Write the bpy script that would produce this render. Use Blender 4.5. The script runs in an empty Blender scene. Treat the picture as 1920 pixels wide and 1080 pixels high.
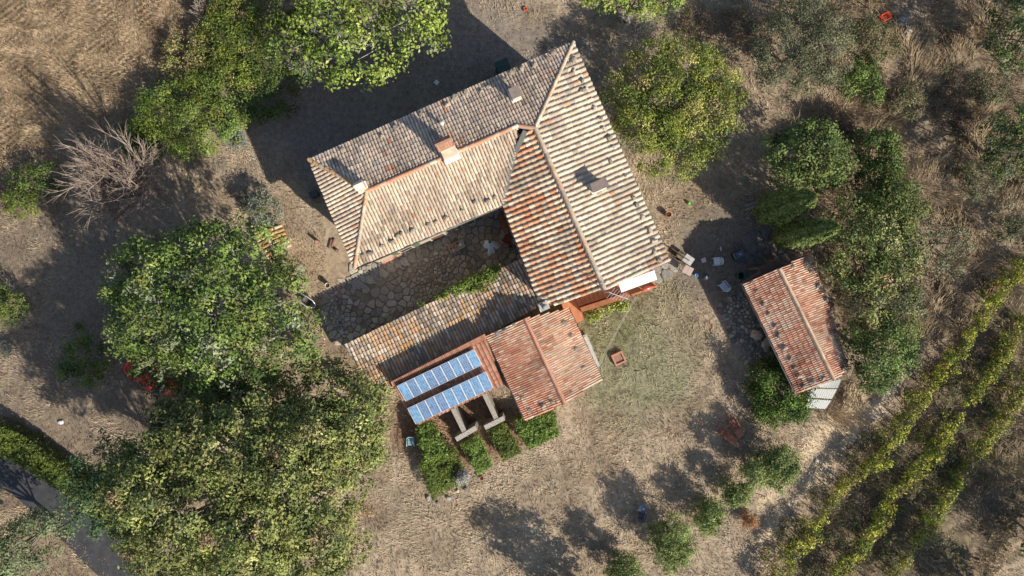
import bpy, math, random
import numpy as np
from mathutils import Vector, noise as mnoise

# ---------------------------------------------------------------- camera, light, exposure
scene = bpy.context.scene
H = 50.0          # drone height
F = 1250.0        # focal length in photo pixels
cam_d = bpy.data.cameras.new("camera"); cam = bpy.data.objects.new("camera", cam_d)
scene.collection.objects.link(cam); scene.camera = cam
cam.location = (0, 0, H); cam.rotation_euler = (0, 0, 0)
cam_d.sensor_width = 36; cam_d.lens = F/1920*36; cam_d.clip_end = 3000; cam_d.clip_start = 0.5

ELEV = math.radians(33.7); SX, SY = 0.77, -0.64       # horizontal direction towards the sun
world = bpy.data.worlds.new("World"); scene.world = world; world.use_nodes = True
nt = world.node_tree; bgn = nt.nodes['Background']
sky = nt.nodes.new('ShaderNodeTexSky'); sky.sky_type = 'NISHITA'; sky.sun_disc = False
sky.sun_elevation = ELEV; sky.sun_rotation = math.atan2(SX, SY)
nt.links.new(sky.outputs[0], bgn.inputs[0]); bgn.inputs[1].default_value = 0.10
sun_d = bpy.data.lights.new("sun", 'SUN'); sun_d.energy = 4.9; sun_d.angle = math.radians(0.5)
sun_d.color = (1.0, 0.92, 0.79)
sun = bpy.data.objects.new("sun", sun_d); scene.collection.objects.link(sun)
sun.location = (30, -30, 40)
sun.rotation_euler = Vector((-SX*math.cos(ELEV), -SY*math.cos(ELEV), -math.sin(ELEV))).to_track_quat('-Z', 'Y').to_euler()
scene.view_settings.view_transform = 'Standard'; scene.view_settings.look = 'None'
scene.view_settings.gamma = 1; scene.view_settings.exposure = 0.50

# ---------------------------------------------------------------- helpers
PI = math.pi
R = random.Random(7)
NR = np.random.default_rng(11)
COL = scene.collection

def P(px, py, z=0.0):
    s = (H-z)/F
    return Vector(((px-960)*s, (540-py)*s, z))

def tag(o, label=None, cat=None, group=None, kind=None):
    if label: o['label'] = label
    if cat: o['category'] = cat
    if group: o['group'] = group
    if kind: o['kind'] = kind
    return o

def thing(name, label, cat, loc=(0, 0, 0), rz=0.0, group=None):
    o = bpy.data.objects.new(name, None); COL.objects.link(o)
    o.location = loc; o.rotation_euler = (0, 0, rz); o.empty_display_size = 0.3
    return tag(o, label, cat, group)

def attr_mat(name, rough=0.8, nscale=8.0, namp=0.25, bump=0.0, bscale=30.0, spec=0.3, transl=0.0, metal=0.0):
    m = bpy.data.materials.new(name); m.use_nodes = True
    n = m.node_tree.nodes; l = m.node_tree.links
    b = n['Principled BSDF']
    a = n.new('ShaderNodeAttribute'); a.attribute_name = 'Col'
    tc = n.new('ShaderNodeTexCoord')
    no = n.new('ShaderNodeTexNoise'); no.inputs['Scale'].default_value = nscale; no.inputs['Detail'].default_value = 4
    l.new(tc.outputs['Object'], no.inputs['Vector'])
    mr = n.new('ShaderNodeMapRange'); mr.inputs[1].default_value = 0.3; mr.inputs[2].default_value = 0.7
    mr.inputs[3].default_value = 1-namp; mr.inputs[4].default_value = 1+namp
    l.new(no.outputs[0], mr.inputs[0])
    mx = n.new('ShaderNodeVectorMath'); mx.operation = 'SCALE'
    l.new(a.outputs['Color'], mx.inputs[0]); l.new(mr.outputs[0], mx.inputs['Scale'])
    l.new(mx.outputs[0], b.inputs['Base Color'])
    b.inputs['Roughness'].default_value = rough
    b.inputs['Specular IOR Level'].default_value = spec
    b.inputs['Metallic'].default_value = metal
    if bump > 0:
        n2 = n.new('ShaderNodeTexNoise'); n2.inputs['Scale'].default_value = bscale; n2.inputs['Detail'].default_value = 5
        l.new(tc.outputs['Object'], n2.inputs['Vector'])
        bp = n.new('ShaderNodeBump'); bp.inputs['Strength'].default_value = bump; bp.inputs['Distance'].default_value = 0.05
        l.new(n2.outputs[0], bp.inputs['Height']); l.new(bp.outputs[0], b.inputs['Normal'])
    if transl > 0:
        t = n.new('ShaderNodeBsdfTranslucent'); ms = n.new('ShaderNodeMixShader'); ms.inputs[0].default_value = transl
        l.new(mx.outputs[0], t.inputs[0]); l.new(b.outputs[0], ms.inputs[1]); l.new(t.outputs[0], ms.inputs[2])
        l.new(ms.outputs[0], n['Material Output'].inputs[0])
    return m

M = dict(
    tile=attr_mat('terracotta_tile', 0.85, 14, 0.22, 0.35, 40),
    stone=attr_mat('stone', 0.9, 9, 0.25, 0.6, 18),
    wall=attr_mat('plaster', 0.9, 3, 0.15, 0.4, 25),
    wood=attr_mat('wood', 0.7, 20, 0.2, 0.2, 60),
    leaf=attr_mat('leaf', 0.62, 1.2, 0.2, 0, 1, 0.22, 0.14),
    bark=attr_mat('bark', 0.9, 12, 0.25, 0.5, 30),
    straw=attr_mat('straw', 0.85, 0.8, 0.2, 0, 1, 0.2, 0.15),
    plastic=attr_mat('plastic', 0.45, 10, 0.06, 0, 1, 0.5),
    metal=attr_mat('painted_metal', 0.45, 10, 0.12, 0.1, 30, 0.5, 0, 0.3),
    cloth=attr_mat('cloth', 0.9, 12, 0.08, 0.2, 20),
    paint=attr_mat('car_paint', 0.25, 3, 0.04, 0, 1, 0.6),
    glass=attr_mat('glass', 0.08, 5, 0.05, 0, 1, 0.8),
)

class MB:
    def __init__(s): s.v = []; s.f = []; s.c = []; s.sm = []
    def add(s, vs, fs, col, smooth=False):
        o = len(s.v); s.v += [tuple(x) for x in vs]
        s.c += [col]*len(vs) if not isinstance(col, list) else col
        for f in fs: s.f.append(tuple(i+o for i in f)); s.sm.append(smooth)
    def box(s, c, size, col, rz=0.0, tilt=0.0, axis='X'):
        sx, sy, sz = size[0]/2, size[1]/2, size[2]/2
        vs = []
        for x, y, z in ((-1,-1,-1),(1,-1,-1),(1,1,-1),(-1,1,-1),(-1,-1,1),(1,-1,1),(1,1,1),(-1,1,1)):
            p = Vector((x*sx, y*sy, z*sz))
            if tilt:
                ca, sa = math.cos(tilt), math.sin(tilt)
                if axis == 'X': p = Vector((p.x, p.y*ca-p.z*sa, p.y*sa+p.z*ca))
                else: p = Vector((p.x*ca+p.z*sa, p.y, -p.x*sa+p.z*ca))
            if rz:
                ca, sa = math.cos(rz), math.sin(rz); p = Vector((p.x*ca-p.y*sa, p.x*sa+p.y*ca, p.z))
            vs.append(p+Vector(c))
        s.add(vs, [(0,3,2,1),(4,5,6,7),(0,1,5,4),(1,2,6,5),(2,3,7,6),(3,0,4,7)], col)
    def beam(s, a, b, w, h, col):
        a = Vector(a); b = Vector(b); d = (b-a).normalized()
        up = Vector((0,0,1)) if abs(d.z) < 0.95 else Vector((1,0,0))
        x = d.cross(up).normalized()*w/2; y = x.cross(d).normalized()*h/2
        vs = [a-x-y, a+x-y, a+x+y, a-x+y, b-x-y, b+x-y, b+x+y, b-x+y]
        s.add(vs, [(0,3,2,1),(4,5,6,7),(0,1,5,4),(1,2,6,5),(2,3,7,6),(3,0,4,7)], col)
    def tube(s, path, radii, col, n=8, caps=True):
        path = [Vector(p) for p in path]
        if not isinstance(radii, (list, tuple)): radii = [radii]*len(path)
        o = len(s.v); k = len(path)
        ref = None
        for i, p in enumerate(path):
            d = (path[min(i+1, k-1)]-path[max(i-1, 0)])
            d = d.normalized() if d.length > 1e-6 else Vector((0,0,1))
            if ref is None: ref = Vector((0,0,1)) if abs(d.z) < 0.9 else Vector((1,0,0))
            x = d.cross(ref)
            x = x.normalized() if x.length > 1e-4 else d.orthogonal().normalized()
            y = x.cross(d); ref = y
            for j in range(n):
                t = 2*PI*j/n
                s.v.append(tuple(p+(x*math.cos(t)+y*math.sin(t))*radii[i])); s.c.append(col)
        for i in range(k-1):
            for j in range(n):
                a = o+i*n+j; b = o+i*n+(j+1) % n
                s.f.append((a, b, b+n, a+n)); s.sm.append(True)
        if caps:
            s.f.append(tuple(o+j for j in range(n))[::-1]); s.sm.append(False)
            s.f.append(tuple(o+(k-1)*n+j for j in range(n))); s.sm.append(False)
    def lathe(s, prof, col, c=(0,0,0), n=20, sy=1.0):
        o = len(s.v); k = len(prof)
        for r, z in prof:
            for j in range(n):
                t = 2*PI*j/n
                s.v.append((c[0]+r*math.cos(t), c[1]+r*math.sin(t)*sy, c[2]+z)); s.c.append(col)
        for i in range(k-1):
            for j in range(n):
                a = o+i*n+j; b = o+i*n+(j+1) % n
                s.f.append((a, b, b+n, a+n)); s.sm.append(True)
        s.f.append(tuple(o+j for j in range(n))[::-1]); s.sm.append(False)
        s.f.append(tuple(o+(k-1)*n+j for j in range(n))); s.sm.append(False)
    def prism(s, pts, z0, z1, col):
        n = len(pts)
        # orient counter-clockwise
        ar = sum(pts[i][0]*pts[(i+1) % n][1]-pts[(i+1) % n][0]*pts[i][1] for i in range(n))
        if ar < 0: pts = pts[::-1]
        za = [p[2] if len(p) > 2 and z1 is None else z1 for p in pts]
        vs = [(p[0], p[1], z0) for p in pts]+[(p[0], p[1], z) for p, z in zip(pts, za)]
        fs = [tuple(range(n))[::-1], tuple(range(n, 2*n))]
        for i in range(n): fs.append((i, (i+1) % n, n+(i+1) % n, n+i))
        s.add(vs, fs, col)
    def rock(s, c, size, col, seed, sub=2):
        # a small irregular rock (noise-shaped sphere)
        o = len(s.v); nu, nv = 8, 5
        vs = []
        for i in range(nv+1):
            for j in range(nu):
                a = PI*i/nv; t = 2*PI*j/nu
                d = Vector((math.sin(a)*math.cos(t), math.sin(a)*math.sin(t), math.cos(a)))
                r = 1+0.38*mnoise.noise(d*1.3+Vector((seed*3.1, seed*1.7, 0)))
                d = Vector((round(d.x*2.6)/2.6*0.45+d.x*0.55, round(d.y*2.6)/2.6*0.45+d.y*0.55, d.z))
                vs.append((c[0]+d.x*r*size[0], c[1]+d.y*r*size[1], c[2]+d.z*r*size[2]))
        fs = []
        for i in range(nv):
            for j in range(nu):
                a = i*nu+j; b = i*nu+(j+1) % nu
                fs.append((a, a+nu, b+nu, b))
        s.add(vs, fs, col)
    def build(s, name, mat, parent=None, world=True):
        me = bpy.data.meshes.new(name); v = s.v
        if parent is not None and world:
            root = parent
            off = Vector((0,0,0))
            while root is not None: off += root.location; root = root.parent
            v = [(a-off.x, b-off.y, c-off.z) for a, b, c in v]
        me.from_pydata(v, [], s.f)
        at = me.color_attributes.new('Col', 'FLOAT_COLOR', 'POINT')
        ca = np.ones((len(v), 4), np.float32); ca[:, :3] = np.array([c[:3] for c in s.c], np.float32)
        at.data.foreach_set('color', ca.ravel())
        me.polygons.foreach_set('use_smooth', s.sm)
        me.materials.append(mat); me.update()
        o = bpy.data.objects.new(name, me); COL.objects.link(o)
        if parent is not None: o.parent = parent
        return o

def solo(name, mb, mat, label, cat, loc=(0,0,0), rz=0.0, group=None):
    """a one-mesh thing whose mesh is in local coordinates"""
    o = mb.build(name, mat); o.location = loc; o.rotation_euler = (0, 0, rz)
    return tag(o, label, cat, group)

def jit(c, a=0.1, rng=R):
    k = 1+rng.uniform(-a, a)
    return (max(0, c[0]*k*(1+rng.uniform(-a, a)*0.25)), max(0, c[1]*k), max(0, c[2]*k*(1+rng.uniform(-a, a)*0.3)))

def pick(pal, rng=R):
    t = rng.random()*sum(w for w, _ in pal)
    for w, c in pal:
        t -= w
        if t <= 0: return c
    return pal[-1][1]

class Plane:
    def __init__(s, p, n): s.p = Vector(p); s.n = Vector(n).normalized(); s.n = s.n if s.n.z > 0 else -s.n
    def ray(s, px, py):
        o = Vector((0, 0, H)); d = P(px, py, 0)-o
        t = (s.p-o).dot(s.n)/d.dot(s.n)
        return o+d*t
    def z(s, x, y): return s.p.z-((x-s.p.x)*s.n.x+(y-s.p.y)*s.n.y)/s.n.z

def plane3(a, b, c): return Plane(a, (Vector(b)-Vector(a)).cross(Vector(c)-Vector(a)))
def plane_slope(a, b, slope, side):
    """plane through eave a-b rising with slope towards the point side"""
    a = Vector(a); b = Vector(b); u = (b-a).normalized(); h = Vector((-u.y, u.x, 0))
    if (Vector(side)-a).dot(h) < 0: h = -h
    return plane3(a, b, a+h+Vector((0, 0, slope)))

def slices(poly, a):
    xs = []
    n = len(poly)
    for i in range(n):
        (x0, y0), (x1, y1) = poly[i], poly[(i+1) % n]
        if (x0 <= a < x1) or (x1 <= a < x0): xs.append(y0+(a-x0)/(x1-x0)*(y1-y0))
    xs.sort()
    return [(xs[i], xs[i+1]) for i in range(0, len(xs)-1, 2)]

def tiles(name, parent, poly3, eave, sp, course, style, pal, under, seed=1, label=None, w=None):
    """cover a roof slope with separate modelled tiles; poly3 = corners, eave = (a,b)"""
    rg = random.Random(seed)
    a, b = Vector(eave[0]), Vector(eave[1]); u = (b-a).normalized()
    # plane normal from the polygon
    n = Vector((0,0,0))
    for i in range(len(poly3)):
        n += Vector(poly3[i]).cross(Vector(poly3[(i+1) % len(poly3)]))
    n = n.normalized(); n = n if n.z > 0 else -n
    v = n.cross(u).normalized(); v = v if v.z > 0 else -v
    poly = [((Vector(p)-a).dot(u), (Vector(p)-a).dot(v)) for p in poly3]
    mb = MB()
    # boarding under the tiles
    top = [Vector(p)-n*0.01 for p in poly3]; bot = [Vector(p)-n*0.13 for p in poly3]
    k = len(top); c0 = Vector((0,0,0))
    ordr = list(range(k))
    mb.add(top+bot, [tuple(ordr), tuple(i+k for i in ordr[::-1])]+[(i, (i+1) % k, k+(i+1) % k, k+i) for i in ordr], under)
    amin = min(p[0] for p in poly); amax = max(p[0] for p in poly)
    N = max(1, round((amax-amin)/sp)); sp = (amax-amin)/N
    w = w or sp*0.9
    bb0 = lambda q: q
    def arc(ac, b0, b1, r0, r1, h0, h1, k, col, up=True, sk=0.0):
        vs = []
        for (bb, r, h, dx) in ((b0, r0, h0, -sk), (b1, r1, h1, sk)):
            for j in range(k+1):
                t = PI*j/k
                vs.append(a+u*(ac+dx+r*math.cos(t))+v*bb+n*(h+(r*0.85*math.sin(t) if up else -r*0.5*math.sin(t))))
        if up:   # thickness lip at the lower end
            vs += [vs[j].copy() for j in range(k+1)]
            for j in range(k+1):
                t = PI*j/k
                vs.append(a+u*(ac-sk+(r0-.015)*math.cos(t))+v*(b0+.004)+n*(h0+(r0-.015)*0.85*math.sin(t)))
        fs = [(j, j+1, k+2+j, k+1+j) for j in range(k)]
        if up: fs += [(2*k+3+j, 2*k+2+j, 3*k+3+j, 3*k+4+j) for j in range(k)]
        mb.add(vs, fs, col, False)
    for i in range(N):
        ac = amin+(i+0.5)*sp
        patch = lambda bb, q=0: mnoise.noise(Vector((ac*0.45+seed*9+q, bb*0.45, 0)))
        for (s0, s1) in slices(poly, ac):
            if s1-s0 < 0.12: continue
            st = math.floor(s0/course)
            stag = rg.uniform(-.03, .03)
            for kx in range(st, int(math.ceil(s1/course))+1):
                b0 = max(kx*course+stag-0.02, s0-0.03 if s0 < .1 else s0); b1 = min((kx+1)*course+0.05+stag, s1)
                if b1-b0 < 0.08: continue
                pt = patch(b0)
                pn = mnoise.noise(Vector((ac*.5+seed*5, bb0(b0)*.5, 7)))
                wts = [(w_*(max(.08, .25+2.6*pn) if c_[0] > 1.9*c_[2] else 1), c_) for w_, c_ in pal]
                col = jit(pick(wts, rg), 0.11, rg); kk = 1+.30*mnoise.noise(Vector((ac*.8+seed*3, b0*.35, 2))); col = tuple(x*kk for x in col)
                if pt < -0.22 and rg.random() < .6: col = tuple(x*.72 for x in col)
                j = rg.uniform(-0.012, 0.012)
                if style == 'coppo':
                    arc(ac+j, b0, b1, w*.5, w*.40, 0.05, 0.025, 5, col, True, rg.uniform(-.008, .008))
                elif style == 'embrice':
                    arc(ac+j, b0, b1, w*.5, w*.40, 0.045, 0.02, 5, col, True, rg.uniform(-.008, .008))
                    pc = jit(pick(pal, rg), 0.18, rg); pc = tuple(x*.8 for x in pc)
                    x0 = ac+w*.3; x1 = ac+sp-w*.3
                    if i < N-1:
                        vs = []
                        for bb, h in ((b0, .03), (b1, .005)):
                            for xx, hh in ((x0, .035), (x0+.02, 0), (x1-.02, 0), (x1, .035)):
                                vs.append(a+u*xx+v*bb+n*(h+hh))
                        mb.add(vs, [(0,1,5,4),(1,2,6,5),(2,3,7,6)], pc)
                elif style == 'modern':
                    # interlocking tile: one roll and one flat per tile
                    vs = []; prof = [(-.5,.012),(-.42,.05),(-.25,.072),(-.08,.05),(0,.012),(.2,.004),(.45,.008),(.5,.012)]
                    for bb, h in ((b0, .10), (b1, .008)):
                        for x, hh in prof: vs.append(a+u*(ac+x*sp)+v*bb+n*(h+hh))
                    for x, hh in prof: vs.append(a+u*(ac+x*sp)+v*(b0+.003)+n*(.02))
                    q = len(prof)
                    mb.add(vs, [(m, m+1, q+m+1, q+m) for m in range(q-1)]+[(m+1, m, 2*q+m, 2*q+m+1) for m in range(q-1)], col, False)
                if style == 'coppo' and i < N-1:
                    arc(ac+sp*.5, b0, b1, sp*.42, sp*.34, .045, .03, 3, tuple(x*.75 for x in jit(pick(pal, rg), .15, rg)), False)
    o = mb.build(name, M['tile'], parent)
    if label: o['label'] = label
    return o

def ridge(parent, pts, w, pal, seed=1, name='ridge_tiles', L=0.42):
    rg = random.Random(seed); mb = MB()
    for q in range(len(pts)-1):
        a, b = Vector(pts[q]), Vector(pts[q+1]); d = b-a; n = max(1, int(d.length/L)); d /= n
        x = d.cross(Vector((0,0,1))).normalized(); up = x.cross(d).normalized()
        mb.beam(a-up*.03, b-up*.03, w*1.15, .08, (.42,.33,.25))
        for i in range(n):
            p0 = a+d*i; p1 = a+d*(i+1.12); col = jit(pick(pal, rg), .14, rg); vs = []
            sk = x*rg.uniform(-.015, .015)
            for p, r, h in ((p0+sk, w*.42, .0), (p1-sk, w*.5, .03)):
                for j in range(7):
                    t = PI*j/6; vs.append(p+x*r*math.cos(t)+up*(h+r*.85*math.sin(t)))
            mb.add(vs, [(j, j+1, 8+j, 7+j) for j in range(6)], col, True)
    return mb.build(name, M['tile'], parent)

def gutter(parent, pts, col=(.06,.055,.05), r=.065):
    mb = MB()
    mb.tube(pts, r, col, 6)
    return mb.build('gutter', M['metal'], parent)

# ---------------------------------------------------------------- ground
def vnoise(x, y, scale, seed):
    r = np.random.default_rng(seed); g = r.random((256, 256))
    X = x/scale+1000; Y = y/scale+1000
    xi = np.floor(X).astype(int); yi = np.floor(Y).astype(int); fx = X-xi; fy = Y-yi
    fx = fx*fx*(3-2*fx); fy = fy*fy*(3-2*fy)
    a = g[xi % 256, yi % 256]; b = g[(xi+1) % 256, yi % 256]; c = g[xi % 256, (yi+1) % 256]; d = g[(xi+1) % 256, (yi+1) % 256]
    return (a*(1-fx)+b*fx)*(1-fy)+(c*(1-fx)+d*fx)*fy
def fbm(x, y, s, seed): return vnoise(x, y, s, seed)*.5+vnoise(x, y, s/2, seed+1)*.28+vnoise(x, y, s/4.3, seed+2)*.22

def blob(gx, gy, cx, cy, rx, ry, soft=.35, wob=.5, seed=3):
    d = np.sqrt(((gx-cx)/rx)**2+((gy-cy)/ry)**2)+(fbm(gx, gy, 90, seed)-.5)*wob
    return np.clip((1-d)/soft+.5, 0, 1)
def lerp(c, m, col): return c*(1-m[..., None])+np.array(col)*m[..., None]

def ground_color(x, y):
    gx = x*25+960; gy = 540-y*25
    n = fbm(x, y, 2.2, 21); n2 = fbm(x, y, 8, 33); n3 = fbm(x, y, .6, 55)
    c = np.zeros(x.shape+(3,))+np.array((.335, .265, .19))
    c *= (0.62+.76*n)[..., None]; c = lerp(c, np.clip((fbm(x, y, 3.4, 66)-.56)*7, 0, 1)*.5, (.20, .145, .095)); c = lerp(c, np.clip((fbm(x, y, 1.3, 67)-.6)*8, 0, 1)*.4, (.15, .12, .085)); c = lerp(c, np.clip((fbm(x, y, 4.5, 68)-.55)*6, 0, 1)*.4, (.36, .29, .205))
    fld = 1/(1+np.exp((gx+gy*1.35-560)/25)); c = lerp(c, fld*.85, (.255, .185, .115))
    c = lerp(c, np.clip((n2-.53)*6, 0, 1)*fld*.7, (.15, .085, .04)); c = lerp(c, np.clip((fbm((x*.6+y*.8)*.25, (x*.8-y*.6), .8, 44)-.5)*6, 0, 1)*fld*.5, (.17, .12, .07))
    c = lerp(c, np.clip((n3-.6)*5, 0, 1)*.35, (.36, .29, .2))
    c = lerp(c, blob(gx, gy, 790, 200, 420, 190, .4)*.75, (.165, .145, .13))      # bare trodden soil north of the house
    c = lerp(c, blob(gx, gy, 120, 620, 280, 300, .4)*.75, (.165, .13, .10))  # brown leaf litter, colour also darkened to stand in for dappled tree shade
    c = lerp(c, blob(gx, gy, 1200, 680, 95, 130, .9, 1.2)*.75, (.165, .18, .10))   # greener lawn
    c = lerp(c, blob(gx, gy, 1130, 600, 70, 50, .6, .8)*.5, (.13, .14, .06))
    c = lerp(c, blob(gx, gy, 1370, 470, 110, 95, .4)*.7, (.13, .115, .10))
    c = lerp(c, blob(gx, gy, 560, 500, 90, 60, .7)*.5, (.34, .24, .15))
    rt = 1/(1+np.exp(-(gx-1500+(gy-540)*-.25)/60))*(gy < 760)
    c = lerp(c, rt*.6, (.19, .14, .095)); c = lerp(c, rt*np.clip((n2-.5)*5, 0, 1)*.6, (.10, .085, .055))
    # vineyard strip
    dv = (gx-1463)*.77+(gy-1070)*.64
    vine = np.clip((dv+40)/60, 0, 1)*np.clip((330-dv)/60, 0, 1)*(gx > 1300)
    c = lerp(c, vine*.7, (.15, .115, .075)); c = lerp(c, vine*np.clip((n-.5)*5, 0, 1)*.5, (.08, .085, .035))
    c = lerp(c, np.clip((dv-330)/60, 0, 1)*.9*(gx > 1300), (.25, .21, .165))
    # straw track beside the vines
    for off, wd in ((-105, 14), (-62, 12)):
        tr = np.exp(-((dv-off+(fbm(gx, gy, 60, 8)-.5)*18)/wd)**2)*(gx > 1420)*(gy > 700)
        c = lerp(c, tr*.95, (.58, .46, .31))
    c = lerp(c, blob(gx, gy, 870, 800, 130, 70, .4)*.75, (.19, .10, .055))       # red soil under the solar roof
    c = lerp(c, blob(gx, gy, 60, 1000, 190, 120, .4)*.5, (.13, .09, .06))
    far = np.clip((np.maximum(np.abs(x)-45, np.abs(y)-28))/12, 0, 1); c = lerp(c, far, (.27, .21, .145))
    return np.clip(c, .02, .8)

def axis(lo, hi, st, far):
    a = list(np.arange(lo, hi+.001, st)); s = st
    while a[-1] < far: s *= 1.35; a.append(a[-1]+s)
    s = st
    while a[0] > -far: s *= 1.35; a.insert(0, a[0]-s)
    return np.array(a)
xs = axis(-42, 42, .16, 900); ys = axis(-25, 25, .16, 900)
GX, GY = np.meshgrid(xs, ys); ny, nx = GX.shape
inside = (np.abs(GX) < 46) & (np.abs(GY) < 29)
GZ = (fbm(GX, GY, 5, 71)-.5)*.10+(fbm(GX, GY, .7, 81)-.5)*.09
pxg = GX*25+960; pyg = 540-GY*25
rough = np.clip((pxg-1560)/80, 0, 1)
GZ += rough*(fbm(GX, GY, 1.6, 91)-.5)*.7*inside
fieldm = 1/(1+np.exp((pxg+pyg*1.35-540)/25))
GZ += fieldm*inside*.035*np.sin((pxg*.62+pyg*.8)/9.0*2*PI*.9+fbm(GX, GY, 6, 19)*3)
GZ -= .05
me = bpy.data.meshes.new('ground')
me.vertices.add(nx*ny); me.vertices.foreach_set('co', np.stack([GX, GY, GZ], -1).astype(np.float32).ravel())
i = np.arange(nx-1)[None, :]+np.arange(ny-1)[:, None]*nx
fc = np.stack([i, i+1, i+nx+1, i+nx], -1).reshape(-1, 4)
me.loops.add(fc.size); me.loops.foreach_set('vertex_index', fc.ravel().astype(np.int32))
me.polygons.add(len(fc)); me.polygons.foreach_set('loop_start', np.arange(0, fc.size, 4, dtype=np.int32))
me.polygons.foreach_set('use_smooth', np.ones(len(fc), bool))
me.update(); me.validate()
at = me.color_attributes.new('Col', 'FLOAT_COLOR', 'POINT')
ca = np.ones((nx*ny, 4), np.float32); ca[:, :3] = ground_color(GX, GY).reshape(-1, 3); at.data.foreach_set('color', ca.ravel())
gm = attr_mat('dry_ground', 0.95, 3, 0.25, 0.6, 7, .15)
me.materials.append(gm)
ground = bpy.data.objects.new('ground', me); COL.objects.link(ground); tag(ground, kind='structure')

def gz(x, y):
    return 0.0

# ---------------------------------------------------------------- flagstones (real stones laid in the soil)
def clip_poly(poly, p, q):
    m = ((p[0]+q[0])/2, (p[1]+q[1])/2); d = (q[0]-p[0], q[1]-p[1]); out = []
    for k in range(len(poly)):
        a, b = poly[k], poly[(k+1) % len(poly)]
        fa = (a[0]-m[0])*d[0]+(a[1]-m[1])*d[1]; fb = (b[0]-m[0])*d[0]+(b[1]-m[1])*d[1]
        if fa <= 0: out.append(a)
        if (fa < 0) != (fb < 0) and fa != fb:
            t = fa/(fa-fb); out.append((a[0]+(b[0]-a[0])*t, a[1]+(b[1]-a[1])*t))
    return out
def inpoly(x, y, poly):
    c = False; j = len(poly)-1
    for k in range(len(poly)):
        if (poly[k][1] > y) != (poly[j][1] > y) and x < (poly[j][0]-poly[k][0])*(y-poly[k][1])/(poly[j][1]-poly[k][1])+poly[k][0]: c = not c
        j = k
    return c
def paving(name, corners_px, size, pal, gap, hz, seed, skip=.04, dome=.0):
    rg = random.Random(seed); reg = [tuple(P(*c)[:2]) for c in corners_px]
    x0 = min(p[0] for p in reg); x1 = max(p[0] for p in reg); y0 = min(p[1] for p in reg); y1 = max(p[1] for p in reg)
    pts = []
    t = 0
    while t < 9000:
        t += 1
        p = (rg.uniform(x0, x1), rg.uniform(y0, y1))
        s = size*(.62+.7*mnoise.noise(Vector((p[0]*.25, p[1]*.25, seed)))+.3*rg.random())
        if inpoly(p[0], p[1], reg) and all((p[0]-q[0])**2+(p[1]-q[1])**2 > s*s for q in pts): pts.append(p)
    mb = MB()
    for p in pts:
        if rg.random() < skip: continue
        poly = [(p[0]-size*1.1, p[1]-size*1.1), (p[0]+size*1.1, p[1]-size*1.1), (p[0]+size*1.1, p[1]+size*1.1), (p[0]-size*1.1, p[1]+size*1.1)]
        for q in pts:
            if q != p and (p[0]-q[0])**2+(p[1]-q[1])**2 < (size*3)**2: poly = clip_poly(poly, p, q)
            if len(poly) < 3: break
        if len(poly) < 3: continue
        cx = sum(a[0] for a in poly)/len(poly); cy = sum(a[1] for a in poly)/len(poly)
        k = 1-gap*rg.uniform(.7, 1.5)
        z = hz+rg.uniform(-.02, .03)
        # corners rounded by splitting every edge
        ring = []
        for e in range(len(poly)):
            a, b = poly[e], poly[(e+1) % len(poly)]
            for f in (.22, .78):
                ring.append((cx+(a[0]+(b[0]-a[0])*f-cx)*k+rg.uniform(-.02, .02), cy+(a[1]+(b[1]-a[1])*f-cy)*k+rg.uniform(-.02, .02)))
        n = len(ring); col = jit(pick(pal, rg), .22, rg)
        vs = [(x, y, -.08) for x, y in ring]+[(cx+(x-cx)*.97, cy+(y-cy)*.97, z-.015) for x, y in ring]+[(cx+(x-cx)*.85, cy+(y-cy)*.85, z+rg.uniform(0, .01)+dome*.4) for x, y in ring]+[(cx, cy, z+.012+dome)]
        fs = []
        for e in range(n):
            g = (e+1) % n
            fs += [(e, g, n+g, n+e), (n+e, n+g, 2*n+g, 2*n+e), (2*n+e, 2*n+g, 3*n)]
        mb.add(vs, fs, col)
    o = mb.build(name, M['stone']); tag(o, kind='structure'); return o
paving('courtyard_paving', [(615,548),(700,505),(935,392),(965,400),(1000,490),(700,640),(640,640),(612,600)], .5,
       [(4,(.40,.335,.265)),(3,(.46,.395,.32)),(2,(.30,.26,.21)),(1,(.40,.30,.23))], .10, .0, 5, .05)
paving('stone_ledge', [(660,505),(840,420),(850,440),(672,530)], .5, [(3,(.42,.37,.30)),(2,(.36,.32,.27))], .05, .05, 8, 0)
paving('rubble_paving', [(1350,575),(1400,548),(1455,690),(1425,700),(1390,665)], .3, [(3,(.25,.225,.195)),(2,(.37,.33,.28)),(1,(.16,.145,.125))], .1, .03, 9, .06, .04)
paving('stone_apron', [(1385,465),(1440,430),(1475,490),(1400,525)], .55, [(3,(.14,.135,.13)),(2,(.19,.18,.17))], .08, .0, 12, .15)
paving('stone_step', [(1222,512),(1262,490),(1268,500),(1228,526)], .5, [(3,(.30,.28,.24)),(2,(.25,.235,.2))], .04, .05, 13, 0)

# road, lower left
mb = MB()
L = [P(-120,830), P(-20,850), P(60,905), P(130,970), P(200,1040), P(290,1120), P(420,1230)]
W = [2.3]*7; vs = []
for k, p in enumerate(L):
    d = (L[min(k+1,6)]-L[max(k-1,0)]).normalized(); nn = Vector((-d.y, d.x, 0))
    vs += [p+nn*1.55+Vector((0,0,.03)), p+Vector((0,0,.055)), p-nn*1.55+Vector((0,0,.03)), p-nn*1.7-Vector((0,0,.1)), p+nn*1.7-Vector((0,0,.1))]
fs = []
for k in range(6):
    o = k*5; fs += [(o, o+1, o+6, o+5), (o+1, o+2, o+7, o+6), (o+2, o+3, o+8, o+7), (o+4, o, o+5, o+9)]
mb.add(vs, fs, (.05,.05,.055), True)
tag(mb.build('road', attr_mat('asphalt', .9, 2, .25, .4, 40)), kind='structure')

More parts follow.
